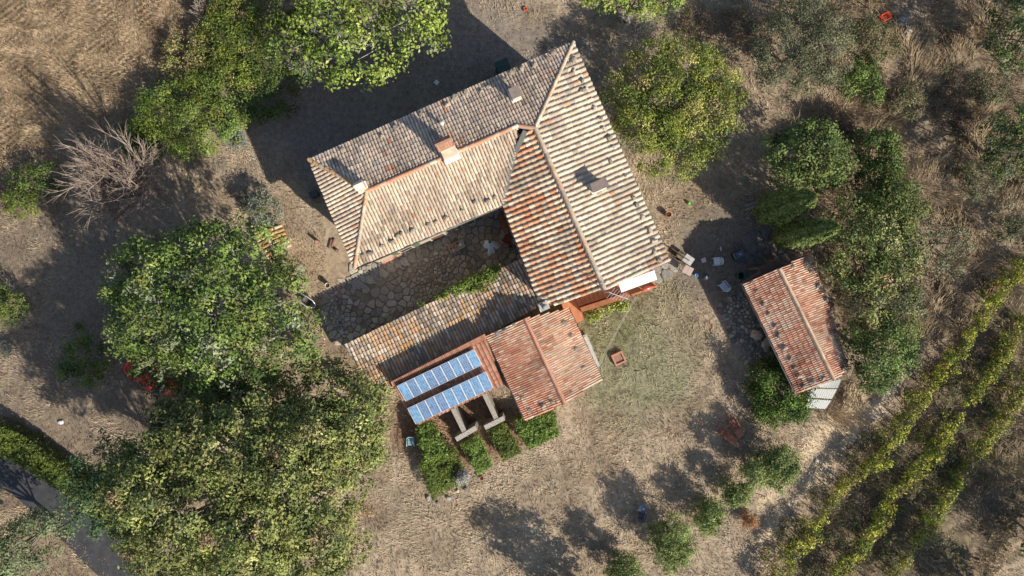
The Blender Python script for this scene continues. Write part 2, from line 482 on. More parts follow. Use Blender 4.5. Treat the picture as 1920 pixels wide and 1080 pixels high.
# ---------------------------------------------------------------- farmhouse
NP = [(4,(.50,.395,.31)),(3,(.43,.35,.285)),(3,(.57,.44,.335)),(1.2,(.31,.27,.235)),(.5,(.48,.28,.18)),(.25,(.48,.2,.11))]
SP = [(5,(.60,.48,.35)),(4,(.55,.42,.31)),(2,(.64,.53,.40)),(1,(.46,.37,.28)),(.6,(.55,.33,.20))]
EP = [(6,(.60,.50,.38)),(3,(.54,.44,.33)),(2,(.48,.38,.29)),(.7,(.52,.30,.18)),(1,(.36,.31,.25))]
WP = [(5,(.62,.50,.37)),(9,(.57,.31,.18)),(2,(.54,.42,.28)),(5,(.54,.25,.13)),(.7,(.32,.26,.17))]
RP = [(3,(.54,.42,.31)),(2,(.50,.34,.23)),(1,(.46,.25,.14)),(1,(.40,.34,.27))]

zE = 7.0
A, B, C_, S_ = P(580,300,zE), P(1075,80,zE), P(1256,491,zE), P(665,502,zE)
plN = plane_slope(A, B, .25, P(800,400,zE))
J = plN.ray(1003,240); R2 = plN.ray(970,236); R1 = plN.ray(688,358)
plE = plane3(B, C_, J); Q = plE.ray(1133,543)
V = P(943,384,zE); plW = plane3(J, Q, V); D_ = plW.ray(1015,578)
plS = plane3(R1, R2, S_); V_s = plS.ray(943,384)
plH = plane3(A, R1, S_)
house = thing('farmhouse', 'large old farmhouse with faded barrel-tile roofs around a stone courtyard', 'house', tuple(P(960,330,0)))
ridc = dict(under=(.16,.12,.09))
def slope(name, poly, eave, sp, course, st, pal, seed, label, w=None, parent=house):
    return tiles(name, parent, poly, eave, sp, course, st, pal, (.15,.115,.085), seed, label, w)
slope('roof_slope', [A, B, J, R2, R1], (A, B), .205, .34, 'coppo', NP, 1, 'weathered grey-brown north roof slope')
slope('roof_slope', [A, R1, S_], (A, S_), .25, .36, 'coppo', SP, 2, 'small triangular west hip of the roof')
slope('roof_slope', [R1, R2, plS.ray(968,285), plS.ray(955,330), V_s, S_], (S_, V_s), .215, .36, 'coppo', SP, 3, 'pale cream south roof slope above the courtyard')
slope('roof_slope', [B, C_, Q, J], (B, C_), .335, .40, 'embrice', EP, 4, 'broad cream east roof slope with shadowed channels', .24)
slope('roof_slope', [J, Q, D_, V, plW.ray(950,345), plW.ray(966,290), plW.ray(975,250)], (V, D_), .335, .40, 'embrice', WP, 5, 'orange and cream west roof slope of the east wing', .22)
up = Vector((0,0,.07))
ridge(house, [R1+up, R2+up, J+up], .26, [(3,(.52,.30,.20)),(2,(.50,.24,.14)),(1,(.6,.5,.38))], 6)
ridge(house, [J+up, Q+up], .30, RP, 7)
ridge(house, [J+up, B+up], .24, RP, 8)
ridge(house, [R1+up, A+up], .24, [(2,(.46,.28,.14)),(2,(.40,.3,.2))], 9)
ridge(house, [R1+up, S_+up], .24, RP, 10)
# valley flashing
mb = MB(); vp = [J+Vector((-.6,-.2,.0)), plS.ray(966,288), plS.ray(954,330), V_s]
for k in range(3):
    a, b = vp[k]+Vector((0,0,.10)), vp[k+1]+Vector((0,0,.10)); mb.beam(a, b, .30, .02, (.20,.19,.17))
mb.build('valley_flashing', M['metal'], house)
dz = Vector((0,0,-.08))
gutter(house, [V+dz+Vector((0,-.05,0)), S_+dz+Vector((0,-.08,0))], (.10,.095,.09))
gutter(house, [V+dz+Vector((-.06,0,0)), D_+dz+Vector((-.06,0,0))], (.13,.12,.11))
gutter(house, [B+dz+Vector((.05,0,0)), C_+dz+Vector((.05,0,0))], (.05,.045,.04), .05)
gutter(house, [A+dz+Vector((-.05,0,0)), S_+dz+Vector((-.05,0,0))], (.05,.045,.04), .045)

def inset(poly, d):
    n = len(poly); ar = sum(poly[i][0]*poly[(i+1) % n][1]-poly[(i+1) % n][0]*poly[i][1] for i in range(n))
    if ar < 0: poly = poly[::-1]
    out = []
    for i in range(n):
        p0, p1, p2 = (Vector(poly[(i+k) % n][:2]) for k in (-1, 0, 1))
        d1 = (p1-p0).normalized(); d2 = (p2-p1).normalized(); n1 = Vector((-d1.y, d1.x)); n2 = Vector((-d2.y, d2.x))
        m = (n1+n2); m = m/(m.dot(n1)) if m.dot(n1) > .1 else n1
        out.append((p1.x+m.x*d, p1.y+m.y*d))
    return out
def walls(parent, foot, planes, col, drop=.2):
    """footprint prism whose top follows the roof planes; subdivided so gables rise to the ridge"""
    mb = MB(); n = len(foot); ring = []
    for i in range(n):
        a, b = foot[i], foot[(i+1) % n]
        for k in range(12): ring.append((a[0]+(b[0]-a[0])*k/12, a[1]+(b[1]-a[1])*k/12))
    zt = [min(pl.z(x, y) for pl in planes)-drop for x, y in ring]; m = len(ring)
    vs = [(x, y, -.2) for x, y in ring]+[(x, y, z) for (x, y), z in zip(ring, zt)]
    fs = [(i, (i+1) % m, m+(i+1) % m, m+i) for i in range(m)]
    mb.add(vs, fs, col)
    return mb.build('wall', M['stone'], parent)
# north wing and east wing walls
fN = inset([A, P(1010,118,zE), V, S_], .45)
walls(house, fN, [plN, plS, plH], (.42,.36,.28))
fE = inset([B, C_, D_, V], .42)
walls(house, fE, [plE, plW, plN], (.44,.38,.30))

def window(parent, a, b, t, z, w=.9, h=1.3, shut=(.12,.16,.08), door=False):
    a = Vector((a[0], a[1], 0)); b = Vector((b[0], b[1], 0)); d = (b-a).normalized(); nn = Vector((d.y, -d.x, 0))
    c = a+(b-a)*t; rz = math.atan2(d.y, d.x)
    mb = MB(); o = c+nn*.04+Vector((0,0,z))
    for sx in (-1, 1): mb.box(o+d*sx*(w/2+.06), (.12, .1, h+.24), (.45,.42,.36), rz)
    mb.box(o+Vector((0,0,h/2+.06)), (w, .1, .12), (.45,.42,.36), rz)
    f = mb.build('door' if door else 'window', M['stone'], parent)
    mb = MB(); mb.box(o-nn*.01, (w, .05, h), (.14,.07,.035) if door else (.03,.035,.04), rz)
    if door:
        mb.build('door_leaf', M['wood'], f)
    else:
        mb.build('pane', M['glass'], f)
        for sx in (-1, 1):
            mb = MB(); q = o+d*sx*(w*.75+.14)+nn*.03
            mb.box(q, (w*.5, .04, h), shut, rz)
            for k in range(7): mb.box(q+nn*.03+Vector((0,0,-h/2+.12+k*(h-.24)/6)), (w*.42, .02, .07), shut, rz)
            mb.build('shutter', M['wood'], f)
def wall_edges(f): return [(f[i], f[(i+1) % len(f)]) for i in range(len(f))]
for (a, b) in wall_edges(fN):
    Lw = (Vector(a)-Vector(b)).length
    if Lw > 6:
        for t in (.15, .38, .62, .85): window(house, a, b, t, 4.9)
        for t in (.25, .75): window(house, a, b, t, 1.8)
        window(house, a, b, .5, 1.1, 1.0, 2.2, door=True)
for (a, b) in wall_edges(fE):
    Lw = (Vector(a)-Vector(b)).length
    if Lw > 12:
        for t in (.15, .38, .62, .85): window(house, a, b, t, 4.9); window(house, a, b, t, 1.7)

HROT = math.radians(24)
def chimney(parent, pl, px, py, sx, sy, h, cap, col=(.55,.45,.34), off=(0,0)):
    p = pl.ray(px, py); mb = MB()
    mb.box((p.x, p.y, p.z+h/2-.5), (sx, sy, h+1.0), col, HROT)
    mb.box((p.x, p.y, p.z+.12), (sx+.16, sy+.16, .16), (.72,.68,.6), HROT)
    ch = mb.build('chimney', M['wall'], parent); zt = p.z+h
    mb = MB(); ca, sa = math.cos(HROT), math.sin(HROT)
    W = lambda x, y, z: (p.x+x*ca-y*sa, p.y+x*sa+y*ca, zt+z)
    if cap == 'gable':
        for ax in (-1, 1):
            for ay in (-1, 1): mb.box(W(ax*(sx/2-.08), ay*(sy/2-.08), .14), (.12, .12, .3), (.4,.22,.14), HROT)
        for s in (-1, 1):
            for k in range(int((sx+.16)/.15)):
                x = -sx/2-.06+k*.15+.06
                mb.beam(W(x, 0, .62), W(x, s*(sy/2+.08), .27), .13, .05, jit((.36,.19,.13), .2))
            mb.beam(W(0, 0, .57), W(0, s*(sy/2+.12), .24), sx+.2, .03, (.3,.14,.08))
        mb.beam(W(-sx/2-.14, 0, .66), W(sx/2+.14, 0, .66), .14, .07, (.38,.22,.16))
    elif cap == 'slab':
        for ax in (-1, 0, 1):
            for ay in (-1, 1): mb.box(W(ax*(sx/2-.07), ay*(sy/2-.06), .12), (.1, .08, .26), (.35,.25,.18), HROT)
        mb.box(W(0, 0, .28), (sx+.2, sy+.2, .07), (.22,.17,.15), HROT)
    elif cap == 'tent':
        for s in (-1, 1): mb.beam(W(0, s*(sy/2+.02), 0), W(0, 0, .38), sx+.05, .05, (.6,.52,.42))
    elif cap == 'pot':
        mb.box(W(0, 0, .04), (sx+.1, sy+.1, .08), (.45,.4,.34), HROT)
        mb.tube([W(0,0,0), W(0,0,.7)], .11, (.3,.3,.3), 12); mb.lathe([(.2,0),(.18,.06),(.02,.14)], (.25,.25,.25), W(0,0,.78), 12)
    mb.build('chimney_cap', M['tile'] if cap in ('gable',) else M['wall'], ch)
    return ch
chimney(house, plN, 680, 352, .55, .45, 1.0, 'tent')
chimney(house, plN, 838, 281, .8, .5, 1.6, 'gable')
p = plN.ray(845, 291); mb = MB(); mb.box((p.x, p.y, p.z+.3), (.95, .55, 1.2), (.60,.47,.36), HROT); mb.box((p.x+.05, p.y-.12, p.z+.1), (1.05, .6, .5), (.74,.72,.68), HROT); mb.build('chimney_shoulder', M['wall'], house)
chimney(house, plN, 966, 182, .5, .5, .8, 'slab', (.62,.52,.4))
chimney(house, plE, 1120, 352, .85, .4, .85, 'slab', (.72,.64,.52))
chimney(house, plW, 1019, 574, .5, .4, .7, 'pot', (.5,.42,.33))
mb = MB(); p = plN.ray(830, 235)
mb.tube([p, p+Vector((0,0,.55))], .09, (.7,.7,.68), 12); mb.lathe([(.15,0),(.15,.1),(.05,.13)], (.65,.65,.63), (p.x, p.y, p.z+.55), 12)
mb.build('vent_pipe', M['metal'], house)

# outside staircase on the south gable
e = (C_-D_); e.z = 0; e.normalize(); s_ = Vector((e.y, -e.x, 0))
DB = Vector((D_.x, D_.y, 0)); erz = math.atan2(e.y, e.x)
def FR(t, s, z): return DB+e*t+s_*s+Vector((0,0,z))
OR = (.46,.185,.095)
stair = []
mb = MB()
mb.box(FR(2.25, 1.1, .6), (1.15, 2.0, 1.4), OR, erz)
for k in range(10):
    z = 1.3+.19*(k+1); t = 2.98+k*.31
    mb.box(FR(t, .55, z/2), (.31, 1.0, z), jit((.40,.15,.08), .1), erz)
    mb.box(FR(t-.02, .55, z+.012), (.35, 1.0, .03), (.48,.21,.12), erz)
mb.box(FR(7.1, .72, 1.6), (2.1, 1.35, 3.2), OR, erz)
mb.box(FR(7.1, .72, 3.22), (2.2, 1.45, .05), (.45,.22,.13), erz)
st = mb.build('staircase', M['wall'], house)
mb = MB()
a, b = FR(2.8, 1.3, 0), FR(6.05, 1.3, 0); x = s_*.17
vs = [a-x, b-x, b+x, a+x, a-x+Vector((0,0,2.1)), b-x+Vector((0,0,4.0)), b+x+Vector((0,0,4.0)), a+x+Vector((0,0,2.1))]
mb.add(vs, [(0,3,2,1),(4,5,6,7),(0,1,5,4),(1,2,6,5),(2,3,7,6),(3,0,4,7)], (.50,.205,.105))
mb.box(FR(6.75, 1.42, 3.5), (.9, .12, .6), OR, erz); mb.box(FR(7.75, 1.42, 3.5), (.85, .12, .6), OR, erz)
mb.build('parapet', M['wall'], st)
mb = MB(); f_ = FR
for k in range(18):
    q = .14
    mb.beam(f_(5.45+k*q, .22, 6.0), f_(5.45+k*q, .86, 5.8), q*.93, .03, (.68,.68,.66))
for t in (5.5, 7.9): mb.beam(f_(t, .95, 5.72), f_(t, .2, 5.3), .04, .04, (.5,.5,.5))
mb.build('awning', M['plastic'], house)
for t in (6.8, 8.0):
    pass

# ---------------------------------------------------------------- long low outbuilding
plL = plane_slope(P(646,647,3.1), P(977,486,3.1), .10, P(800,720,3.1))
L1p = [P(646,647,3.1), P(977,486,3.1), plL.ray(1010,575), plL.ray(912,630), plL.ray(740,722), plL.ray(702,738)]
out = thing('outbuilding', 'long low outbuilding with mossy old barrel-tile lean-to roof beside the courtyard', 'building', tuple(P(820,640,0)))
LP = [(5,(.50,.36,.255)),(4,(.43,.30,.205)),(2,(.56,.33,.19)),(1.2,(.50,.30,.13)),(1,(.30,.25,.2)),(1.2,(.55,.46,.37))]
slope('roof', L1p, (L1p[0], L1p[1]), .235, .36, 'coppo', LP, 21, None, parent=out)
walls(out, inset([L1p[0], L1p[1], L1p[2], L1p[3], L1p[4], L1p[5]], .3), [plL], (.36,.31,.25))
o_f = inset([L1p[0], L1p[1], L1p[2], L1p[3], L1p[4], L1p[5]], .3)
for (a, b) in wall_edges(o_f):
    if (Vector(a)-Vector(b)).length > 11:
        for t in (.2, .5, .8): window(out, a, b, t, 1.05, 1.0, 2.0, door=True)
        for t in (.35, .65): window(out, a, b, t, 1.5, .8, .8)

# ---------------------------------------------------------------- shelter under the solar panels
shel = thing('solar_shelter', 'lean-to shelter with flat brick-tile roof carrying two rows of solar panels', 'shelter', tuple(P(850,730,0)))
za, zb = 4.2, 3.7
K = [P(738,722,za), P(912,633,za), P(945,720,zb), P(783,797,zb)]
plK = plane3(K[0], K[1], K[3]); K[2] = plK.ray(945,720)
slope('roof', K, (K[3], K[2]), .30, .16, 'modern', [(3,(.46,.24,.155)),(2,(.50,.29,.20)),(1,(.42,.20,.13))], 31, None, parent=shel)
mb = MB(); d = (K[1]-K[0]).normalized(); nn = Vector((-d.y, d.x, 0))
a = K[0]+nn*.12; b = K[1]+nn*.12
mb.beam(a-Vector((0,0,.2)), b-Vector((0,0,.2)), .26, .9, (.42,.20,.13))
for k in range(60):
    q = a+(b-a)*((k+.5)/60); mb.box((q.x, q.y, q.z+.28), (.15, .36, .05), jit((.46,.22,.14), .2), math.atan2(d.y, d.x))
mb.build('parapet', M['tile'], shel)
mb = MB()
for t in (.03, .35, .66, .97):
    q = K[3]+(K[2]-K[3])*t; mb.box((q.x, q.y+.15, 1.7), (.28, .28, 3.4), (.4,.36,.3), HROT)
mb.beam(K[3]-Vector((0,-.1,.27)), K[2]-Vector((0,-.1,.27)), .2, .22, (.3,.18,.1))
mb.build('pillars', M['wall'], shel)

# solar panels
PW, PL = .70, 1.22
def panel_row(tl, tr, br, z1, z0, rowname, n=9):
    a = P(*tl, z1); b = P(*tr, z1); c = P(*br, z0)
    u = (b-a)/n; v = (c-b); un = u.normalized(); nrm = un.cross(v).normalized(); nrm = nrm if nrm.z > 0 else -nrm
    ords = ['westernmost', 'second from the west', 'third from the west', 'fourth from the west', 'middle', 'fourth from the east', 'third from the east', 'second from the east', 'easternmost']
    for k in range(n):
        p0 = a+u*k+un*.012; uu = u-un*.024; mb = MB(); fr = (.50,.52,.55)
        c4 = [p0, p0+uu, p0+uu+v, p0+v]
        un2 = uu.normalized(); vn = v.normalized()
        for s, e_ in ((c4[0], c4[1]), (c4[3], c4[2])): mb.beam(s, e_, .035, .05, fr)
        for s, e_ in ((c4[0], c4[3]), (c4[1], c4[2])): mb.beam(s, e_, .03, .045, fr)
        root = mb.build('solar_panel', M['metal'], shel)
        mb = MB(); q0 = c4[0]+un2*.03+vn*.03; du = (uu.length-.06)/4; dv = (v.length-.06)/9
        mb.add([q0-nrm*.0, q0+un2*du*4, q0+un2*du*4+vn*dv*9, q0+vn*dv*9], [(0,3,2,1)], (.30,.38,.48))
        base = pick([(2,(.075,.18,.33)),(1.5,(.095,.22,.38)),(1,(.07,.14,.27))])
        for i in range(4):
            for j in range(9):
                s = q0+un2*(du*i+.007)+vn*(dv*j+.007)+nrm*.006
                mb.add([s, s+un2*(du-.014), s+un2*(du-.014)+vn*(dv-.014), s+vn*(dv-.014)], [(0,3,2,1)], jit(base, .25))
        mb.build('cells', M['cell'], root)
        mb = MB()
        for q in (c4[0]+un2*.1, c4[1]-un2*.1):
            mb.beam(q-Vector((0,0,.03)), Vector((q.x, q.y, plK.z(q.x, q.y)+.03)), .035, .035, (.5,.5,.5))
        mb.build('bracket', M['metal'], root)
M['cell'] = attr_mat('solar_cell', .35, 6, .12, 0, 1, .6)
panel_row((744,724), (889,655), (904,684), 4.70, 4.25, 'upper (northern)')
panel_row((764,766), (911,697), (925,727), 4.50, 4.05, 'lower (southern)')
# low concrete divider walls
def divider(pts, t, label):
    mb = MB()
    a, b = P(pts[0][0], pts[0][1], 2.0), P(pts[1][0], pts[1][1], 2.0)
    mb.beam(a-Vector((0,0,1)), b-Vector((0,0,1)), .34, 2.0, (.33,.30,.26))
    c, d = P(pts[2][0], pts[2][1], 2.0), P(pts[3][0], pts[3][1], 2.0)
    mb.beam(c-Vector((0,0,.96)), d-Vector((0,0,.96)), .34, 2.0, (.37,.34,.30))
    tag(mb.build('divider_wall', M['stone']), label, 'wall', 'divider walls south of the solar panels')
divider([(846,760), (872,812), (855,824), (893,802)], .4, 'grey T-shaped concrete divider wall below the middle of the solar panels')
divider([(903,728), (933,790), (909,802), (945,784)], .4, 'grey T-shaped concrete divider wall next to the red-tiled annex')

# ---------------------------------------------------------------- newer tiled annex
ann = thing('tiled_annex', 'annex with fresh red interlocking-tile gable roof attached south of the farmhouse', 'annex', tuple(P(1020,680,0)))
zs, zr = 4.2, 5.0
a0, a1 = P(912,629,zs), P(986,788,zs); r0, r1 = P(984,597,zr), P(1058,756,zr)
p1 = plane3(a0, a1, r0); e0, e1 = P(1065,578,zs), P(1129,713,zs)
p2 = plane3(e0, e1, r0)
MPw = [(4,(.54,.27,.175)),(3,(.58,.33,.22)),(.6,(.62,.46,.34)),(1,(.46,.20,.12))]
MPe = [(4,(.58,.34,.235)),(4,(.60,.40,.28)),(1,(.62,.47,.36)),(1,(.50,.24,.15))]
slope('roof_slope', [a0, r0, p1.ray(1058,756), a1], (a0, a1), .15, .37, 'modern', MPw, 41, 'darker red west roof slope', parent=ann)
slope('roof_slope', [e0, e1, p2.ray(1058,756), p2.ray(984,597)], (e0, e1), .15, .37, 'modern', MPe, 42, 'paler pinkish east roof slope', parent=ann)
ridge(ann, [r0+up*1.4, r1+up*1.4], .24, [(1,(.50,.22,.14)),(1,(.54,.27,.18))], 43, L=.4)
gutter(ann, [a0+dz+Vector((-.07,0,0)), a1+dz+Vector((-.07,0,0))], (.12,.12,.11))
gutter(ann, [e0+dz+Vector((.07,0,0)), e1+dz+Vector((.07,0,0))], (.05,.05,.05), .05)
fA = inset([a0, a1, e1, e0], .3); walls(ann, fA, [p1, p2], (.5,.4,.3))
for (a, b) in wall_edges(fA):
    if (Vector(a)-Vector(b)).length > 4:
        for t in (.3, .7): window(ann, a, b, t, 1.7, .8, 1.1, (.2,.1,.05))

# ---------------------------------------------------------------- shed on the east side
shed = thing('garden_shed', 'small detached shed with red interlocking-tile gable roof near the cypresses', 'shed', tuple(P(1480,620,0)))
zs, zr = 2.9, 3.7
b0, b1 = P(1393,532,zs), P(1494,738,zs); q0, q1 = P(1461,504,zr), P(1563,711,zr); f0, f1 = P(1518,473,zs), P(1590,697,zs)
f1 = P(1620,690,zs)
s1 = plane3(b0, b1, q0); s2 = plane3(f0, P(1591,694,zs), q0)
SWp = [(4,(.54,.29,.19)),(3,(.58,.36,.26)),(.8,(.62,.46,.35)),(1,(.44,.20,.13))]
slope('roof_slope', [b0, q0, s1.ray(1563,711), b1], (b0, b1), .15, .37, 'modern', SWp, 51, 'west roof slope of the shed', parent=shed)
slope('roof_slope', [f0, P(1591,694,zs), s2.ray(1563,711), s2.ray(1461,504)], (f0, P(1591,694,zs)), .15, .37, 'modern', SWp, 52, 'east roof slope of the shed', parent=shed)
ridge(shed, [q0+up*1.4, q1+up*1.4], .24, [(2,(.60,.44,.30)),(1,(.54,.33,.22))], 53, L=.4)
gutter(shed, [b0+dz+Vector((-.07,0,0)), b1+dz+Vector((-.07,0,0))], (.28,.25,.22))
gutter(shed, [f0+dz+Vector((.06,0,0)), P(1591,694,zs)+dz+Vector((.06,0,0))], (.06,.05,.05), .05)
fS = inset([b0, b1, P(1591,694,zs), f0], .7); walls(shed, fS, [s1, s2], (.26,.19,.15))
for (a, b) in wall_edges(fS):
    if (Vector(a)-Vector(b)).length > 6: window(shed, a, b, .5, 1.1, .9, 2.0, door=True); window(shed, a, b, .8, 1.6, .7, .7)

# ---------------------------------------------------------------- foliage
def leaf_mesh(name, pos, nrm, size, cols, mat, parent, off, aspect=.55, bend=True):
    """pos Nx3, nrm Nx3 unit, size N, cols Nx3: one folded leaf (two triangles pairs) per point"""
    N = len(pos)
    t = NR.normal(size=(N, 3)); t -= nrm*(t*nrm).sum(1)[:, None]; t /= np.linalg.norm(t, axis=1)[:, None]
    b = np.cross(nrm, t)
    L = size[:, None]*.5; W = L*aspect
    v = np.empty((N, 4, 3))
    v[:, 0] = pos-t*L; v[:, 1] = pos+b*W+nrm*W*.35; v[:, 2] = pos+t*L-nrm*L*.25; v[:, 3] = pos-b*W+nrm*W*.35
    v -= np.array(off)
    me = bpy.data.meshes.new(name)
    me.vertices.add(N*4); me.vertices.foreach_set('co', v.astype(np.float32).ravel())
    q = (np.arange(N)*4)[:, None]
    fc = np.concatenate([q, q+1, q+2, q, q+2, q+3], 1).reshape(-1, 3).astype(np.int32)
    me.loops.add(fc.size); me.loops.foreach_set('vertex_index', fc.ravel())
    me.polygons.add(len(fc)); me.polygons.foreach_set('loop_start', np.arange(0, fc.size, 3, dtype=np.int32))
    me.update()
    at = me.color_attributes.new('Col', 'FLOAT_COLOR', 'POINT')
    ca = np.ones((N*4, 4), np.float32); ca[:, :3] = np.repeat(cols, 4, 0); at.data.foreach_set('color', ca.ravel())
    me.materials.append(mat)
    o = bpy.data.objects.new(name, me); COL.objects.link(o)
    if parent: o.parent = parent
    return o

def pal_cols(pal, n, var=.25, group=None):
    w = np.array([p[0] for p in pal], float); w /= w.sum(); c = np.array([p[1] for p in pal])
    idx = NR.choice(len(pal), size=n, p=w); out = c[idx]
    return out*(1+NR.uniform(-var, var, (n, 1)))*(1+NR.uniform(-var*.25, var*.25, (n, 3)))

LF = 1.2
def cloud(lobes, dens, leaf, pal, per=22, spread=.38, var=.22, upb=.45, fill=.2, flat=.7):
    """twig clumps scattered unevenly over the lobes (x,y,z,rx,ry,rz), leaves on each clump; gaps between clumps stay open"""
    lob = np.array(lobes); Cc, Cd, Cr, Cv = [], [], [], []
    for li, q in enumerate(lobes):
        x, y, z, rx, ry, rz = q; rm = (rx+ry)/2; LV = NR.uniform(.8, 1.2)
        sr0 = min(.62, .22+rm*.26)
        n = max(5, int(2.0*PI*rx*ry*(1+rz/rm)*.5/(PI*sr0*sr0)*2.1*(dens/2.0)))
        d = NR.normal(size=(n, 3)); d[:, 2] = np.abs(d[:, 2])-.5*(NR.random(n) < .35)*np.abs(d[:, 2])*2
        d /= np.linalg.norm(d, axis=1)[:, None]
        rr = np.where(NR.random(n) < fill, NR.uniform(.35, .75, n), NR.uniform(.72, 1.12, n)+.22*(NR.random(n) < .12))
        c = np.array([x, y, z])+d*rr[:, None]*np.array([rx, ry, rz])
        keep = np.ones(n, bool)
        for pi, p in enumerate(lob):
            if pi != li: keep &= (((c-p[:3])/p[3:])**2).sum(1) > .4
        Cc.append(c[keep]); Cd.append(d[keep]); m = keep.sum()
        Cr.append(sr0*NR.uniform(.5, 1.25, m)); Cv.append(np.full(m, LV))
    C = np.concatenate(Cc); Dd = np.concatenate(Cd); S = np.concatenate(Cr); V_ = np.concatenate(Cv)
    k = np.maximum(5, (S*S*PI*per*2.9/(leaf/.2)**2*.95)).astype(int)
    cc = pal_cols(pal, len(C), .22)*V_[:, None]*LF
    idx = np.repeat(np.arange(len(C)), k); m = len(idx)
    g = NR.normal(size=(m, 3)); g /= np.linalg.norm(g, axis=1)[:, None]; g[:, 2] = g[:, 2]*.75+.12
    r = S[idx]*NR.uniform(.35, 1.15, m)
    pos = C[idx]+g*r[:, None]*np.array([1, 1, .7])
    nr = g*.7+Dd[idx]*.35+np.array([0, 0, upb])+NR.normal(size=(m, 3))*.5; nr /= np.linalg.norm(nr, axis=1)[:, None]
    col = cc[idx]*(1+NR.uniform(-var, var, (m, 1)))
    q = NR.random(m) < .12; col[q] = col[q]*.5+pal_cols(pal, int(q.sum()), .3)*.6*LF
    ok = pos[:, 2] > .03
    return pos[ok], nr[ok], leaf*NR.uniform(.6, 1.35, int(ok.sum())), np.clip(col[ok], .005, .9)

BR = (.20,.165,.13)
def limbs(mb, base, lobes, r0, col, rng, twigs=2):
    bx, by, bz = base; zl = min(l[2]-l[5]*.5 for l in lobes); fork = Vector((bx, by, max(.25, zl*.55)))
    mb.tube([Vector(base)-Vector((0,0,.2)), Vector(base).lerp(fork, .5)+Vector((rng.uniform(-.1,.1)*r0*4, rng.uniform(-.1,.1)*r0*4, 0)), fork], [r0*1.25, r0, r0*.85], col, 9)
    for l in lobes:
        c = Vector(l[:3]); mid = fork.lerp(c, .5)+Vector((rng.uniform(-.3,.3), rng.uniform(-.3,.3), rng.uniform(0,.3)))*min(1, l[3])
        mb.tube([fork, mid, c], [r0*.5, r0*.34, r0*.2], jit(col, .1, rng), 6, False)
        for k in range(twigs):
            d = Vector((rng.gauss(0,1), rng.gauss(0,1), abs(rng.gauss(0,1)))).normalized()
            e2 = c+Vector((d.x*l[3], d.y*l[4], d.z*l[5]))*.95
            mb.tube([c.lerp(mid, .3), c.lerp(e2, .5)+Vector((0,0,.1)), e2], [r0*.16, r0*.1, r0*.03+.006], jit(col, .15, rng), 5, False)

def tree(name, label, cat, px, py, rx, ry, zt, zb, nl, leaf, pal, group=None, dens=1.6, per=22, spread=.4, lobe=.42, trunk=None, twigs=3, seed=1, bark=BR, upb=.5, fill=.2, holes=None, ring=1.0, low=False):
    """crown outline = ellipse (rx,ry photo px) about (px,py); zt = top height, zb = underside"""
    rg = random.Random(seed*31+7)
    zc = (zt+zb)/2; c = P(px, py, zc); s = (H-zc)/F; RX, RY = rx*s, ry*s; HZ = (zt-zb)/2
    lobes = []
    t = 0
    while len(lobes) < nl and t < 400:
        t += 1
        if nl == 1: ang, rad = 0, 0
        else:
            ang = rg.uniform(0, 2*PI); rad = math.sqrt(rg.random())*(1-lobe*.75)*ring
        lr = lobe*rg.uniform(.75, 1.25) if nl > 1 else 1
        x = c.x+math.cos(ang)*rad*RX; y = c.y+math.sin(ang)*rad*RY
        if holes and any((x-hx)**2+(y-hy)**2 < hr*hr for hx, hy, hr in holes): continue
        if any((x-l[0])**2+(y-l[1])**2 < (lr*min(RX, RY)*.55)**2 for l in lobes) and t < 300: continue
        dome = math.sqrt(max(0, 1-(rad/1.05)**2)); lz = max(lr*HZ*1.5, .3)
        lz = min(lz, HZ)
        z = zb+lz+(zt-zb-2*lz)*dome*rg.uniform(.75, 1.0)
        lobes.append((x, y, z, RX*lr, RY*lr, lz))
    if low: lobes += [(l[0], l[1], max(.4, l[2]*.42), l[3]*.95, l[4]*.95, max(.35, l[2]*.3)) for l in lobes]
    base = (c.x, c.y, 0)
    root = thing(name, label, cat, base, rg.uniform(0, 0), group)
    p, n, sz, col = cloud(lobes, dens, leaf, pal, per, spread, upb=upb, fill=fill)
    leaf_mesh('crown' if zt > 3 else 'foliage', p, n, sz, col, M['leaf'], root, base)
    mb = MB(); limbs(mb, base, lobes, trunk or max(.05, zt*.028), bark, rg, twigs)
    mb.build('trunk' if zt > 3 else 'stems', M['bark'], root)
    return root

G_br = [(4,(.115,.175,.035)),(3,(.15,.22,.05)),(2,(.075,.125,.028)),(1,(.22,.28,.07))]
G_fig = [(4,(.17,.225,.045)),(3,(.22,.28,.055)),(3,(.085,.125,.025)),(1.5,(.29,.33,.09)),(.3,(.28,.29,.17))]
G_oak = [(4,(.165,.185,.055)),(3,(.205,.225,.07)),(2.5,(.085,.11,.035)),(1.3,(.28,.28,.11)),(.3,(.26,.17,.10))]
G_dk = [(4,(.068,.10,.024)),(3,(.092,.13,.03)),(1,(.13,.17,.045)),(2,(.04,.065,.02))]
G_yel = [(4,(.20,.22,.04)),(4,(.13,.17,.03)),(1.6,(.33,.31,.08)),(2.5,(.07,.10,.025)),(.5,(.33,.28,.12))]
G_ol = [(4,(.12,.125,.07)),(3,(.15,.15,.085)),(2,(.09,.10,.05)),(1,(.20,.18,.11))]
G_gr = [(4,(.17,.18,.13)),(3,(.21,.22,.17)),(2,(.12,.13,.09))]
G_lime = [(4,(.27,.29,.035)),(3,(.34,.34,.05)),(2,(.16,.19,.03)),(1,(.40,.35,.08))]
G_br2 = [(3,(.16,.12,.08)),(2,(.20,.15,.10)),(1,(.12,.09,.065)),(1,(.10,.11,.05))]
G_brd = [(4,(.11,.145,.025)),(3,(.15,.18,.03)),(3,(.055,.08,.02))]

T = tree
G_t1 = [(4,(.10,.15,.035)),(3,(.14,.19,.045)),(2.5,(.06,.10,.022)),(1.3,(.21,.25,.07)),(1,(.20,.22,.14))]
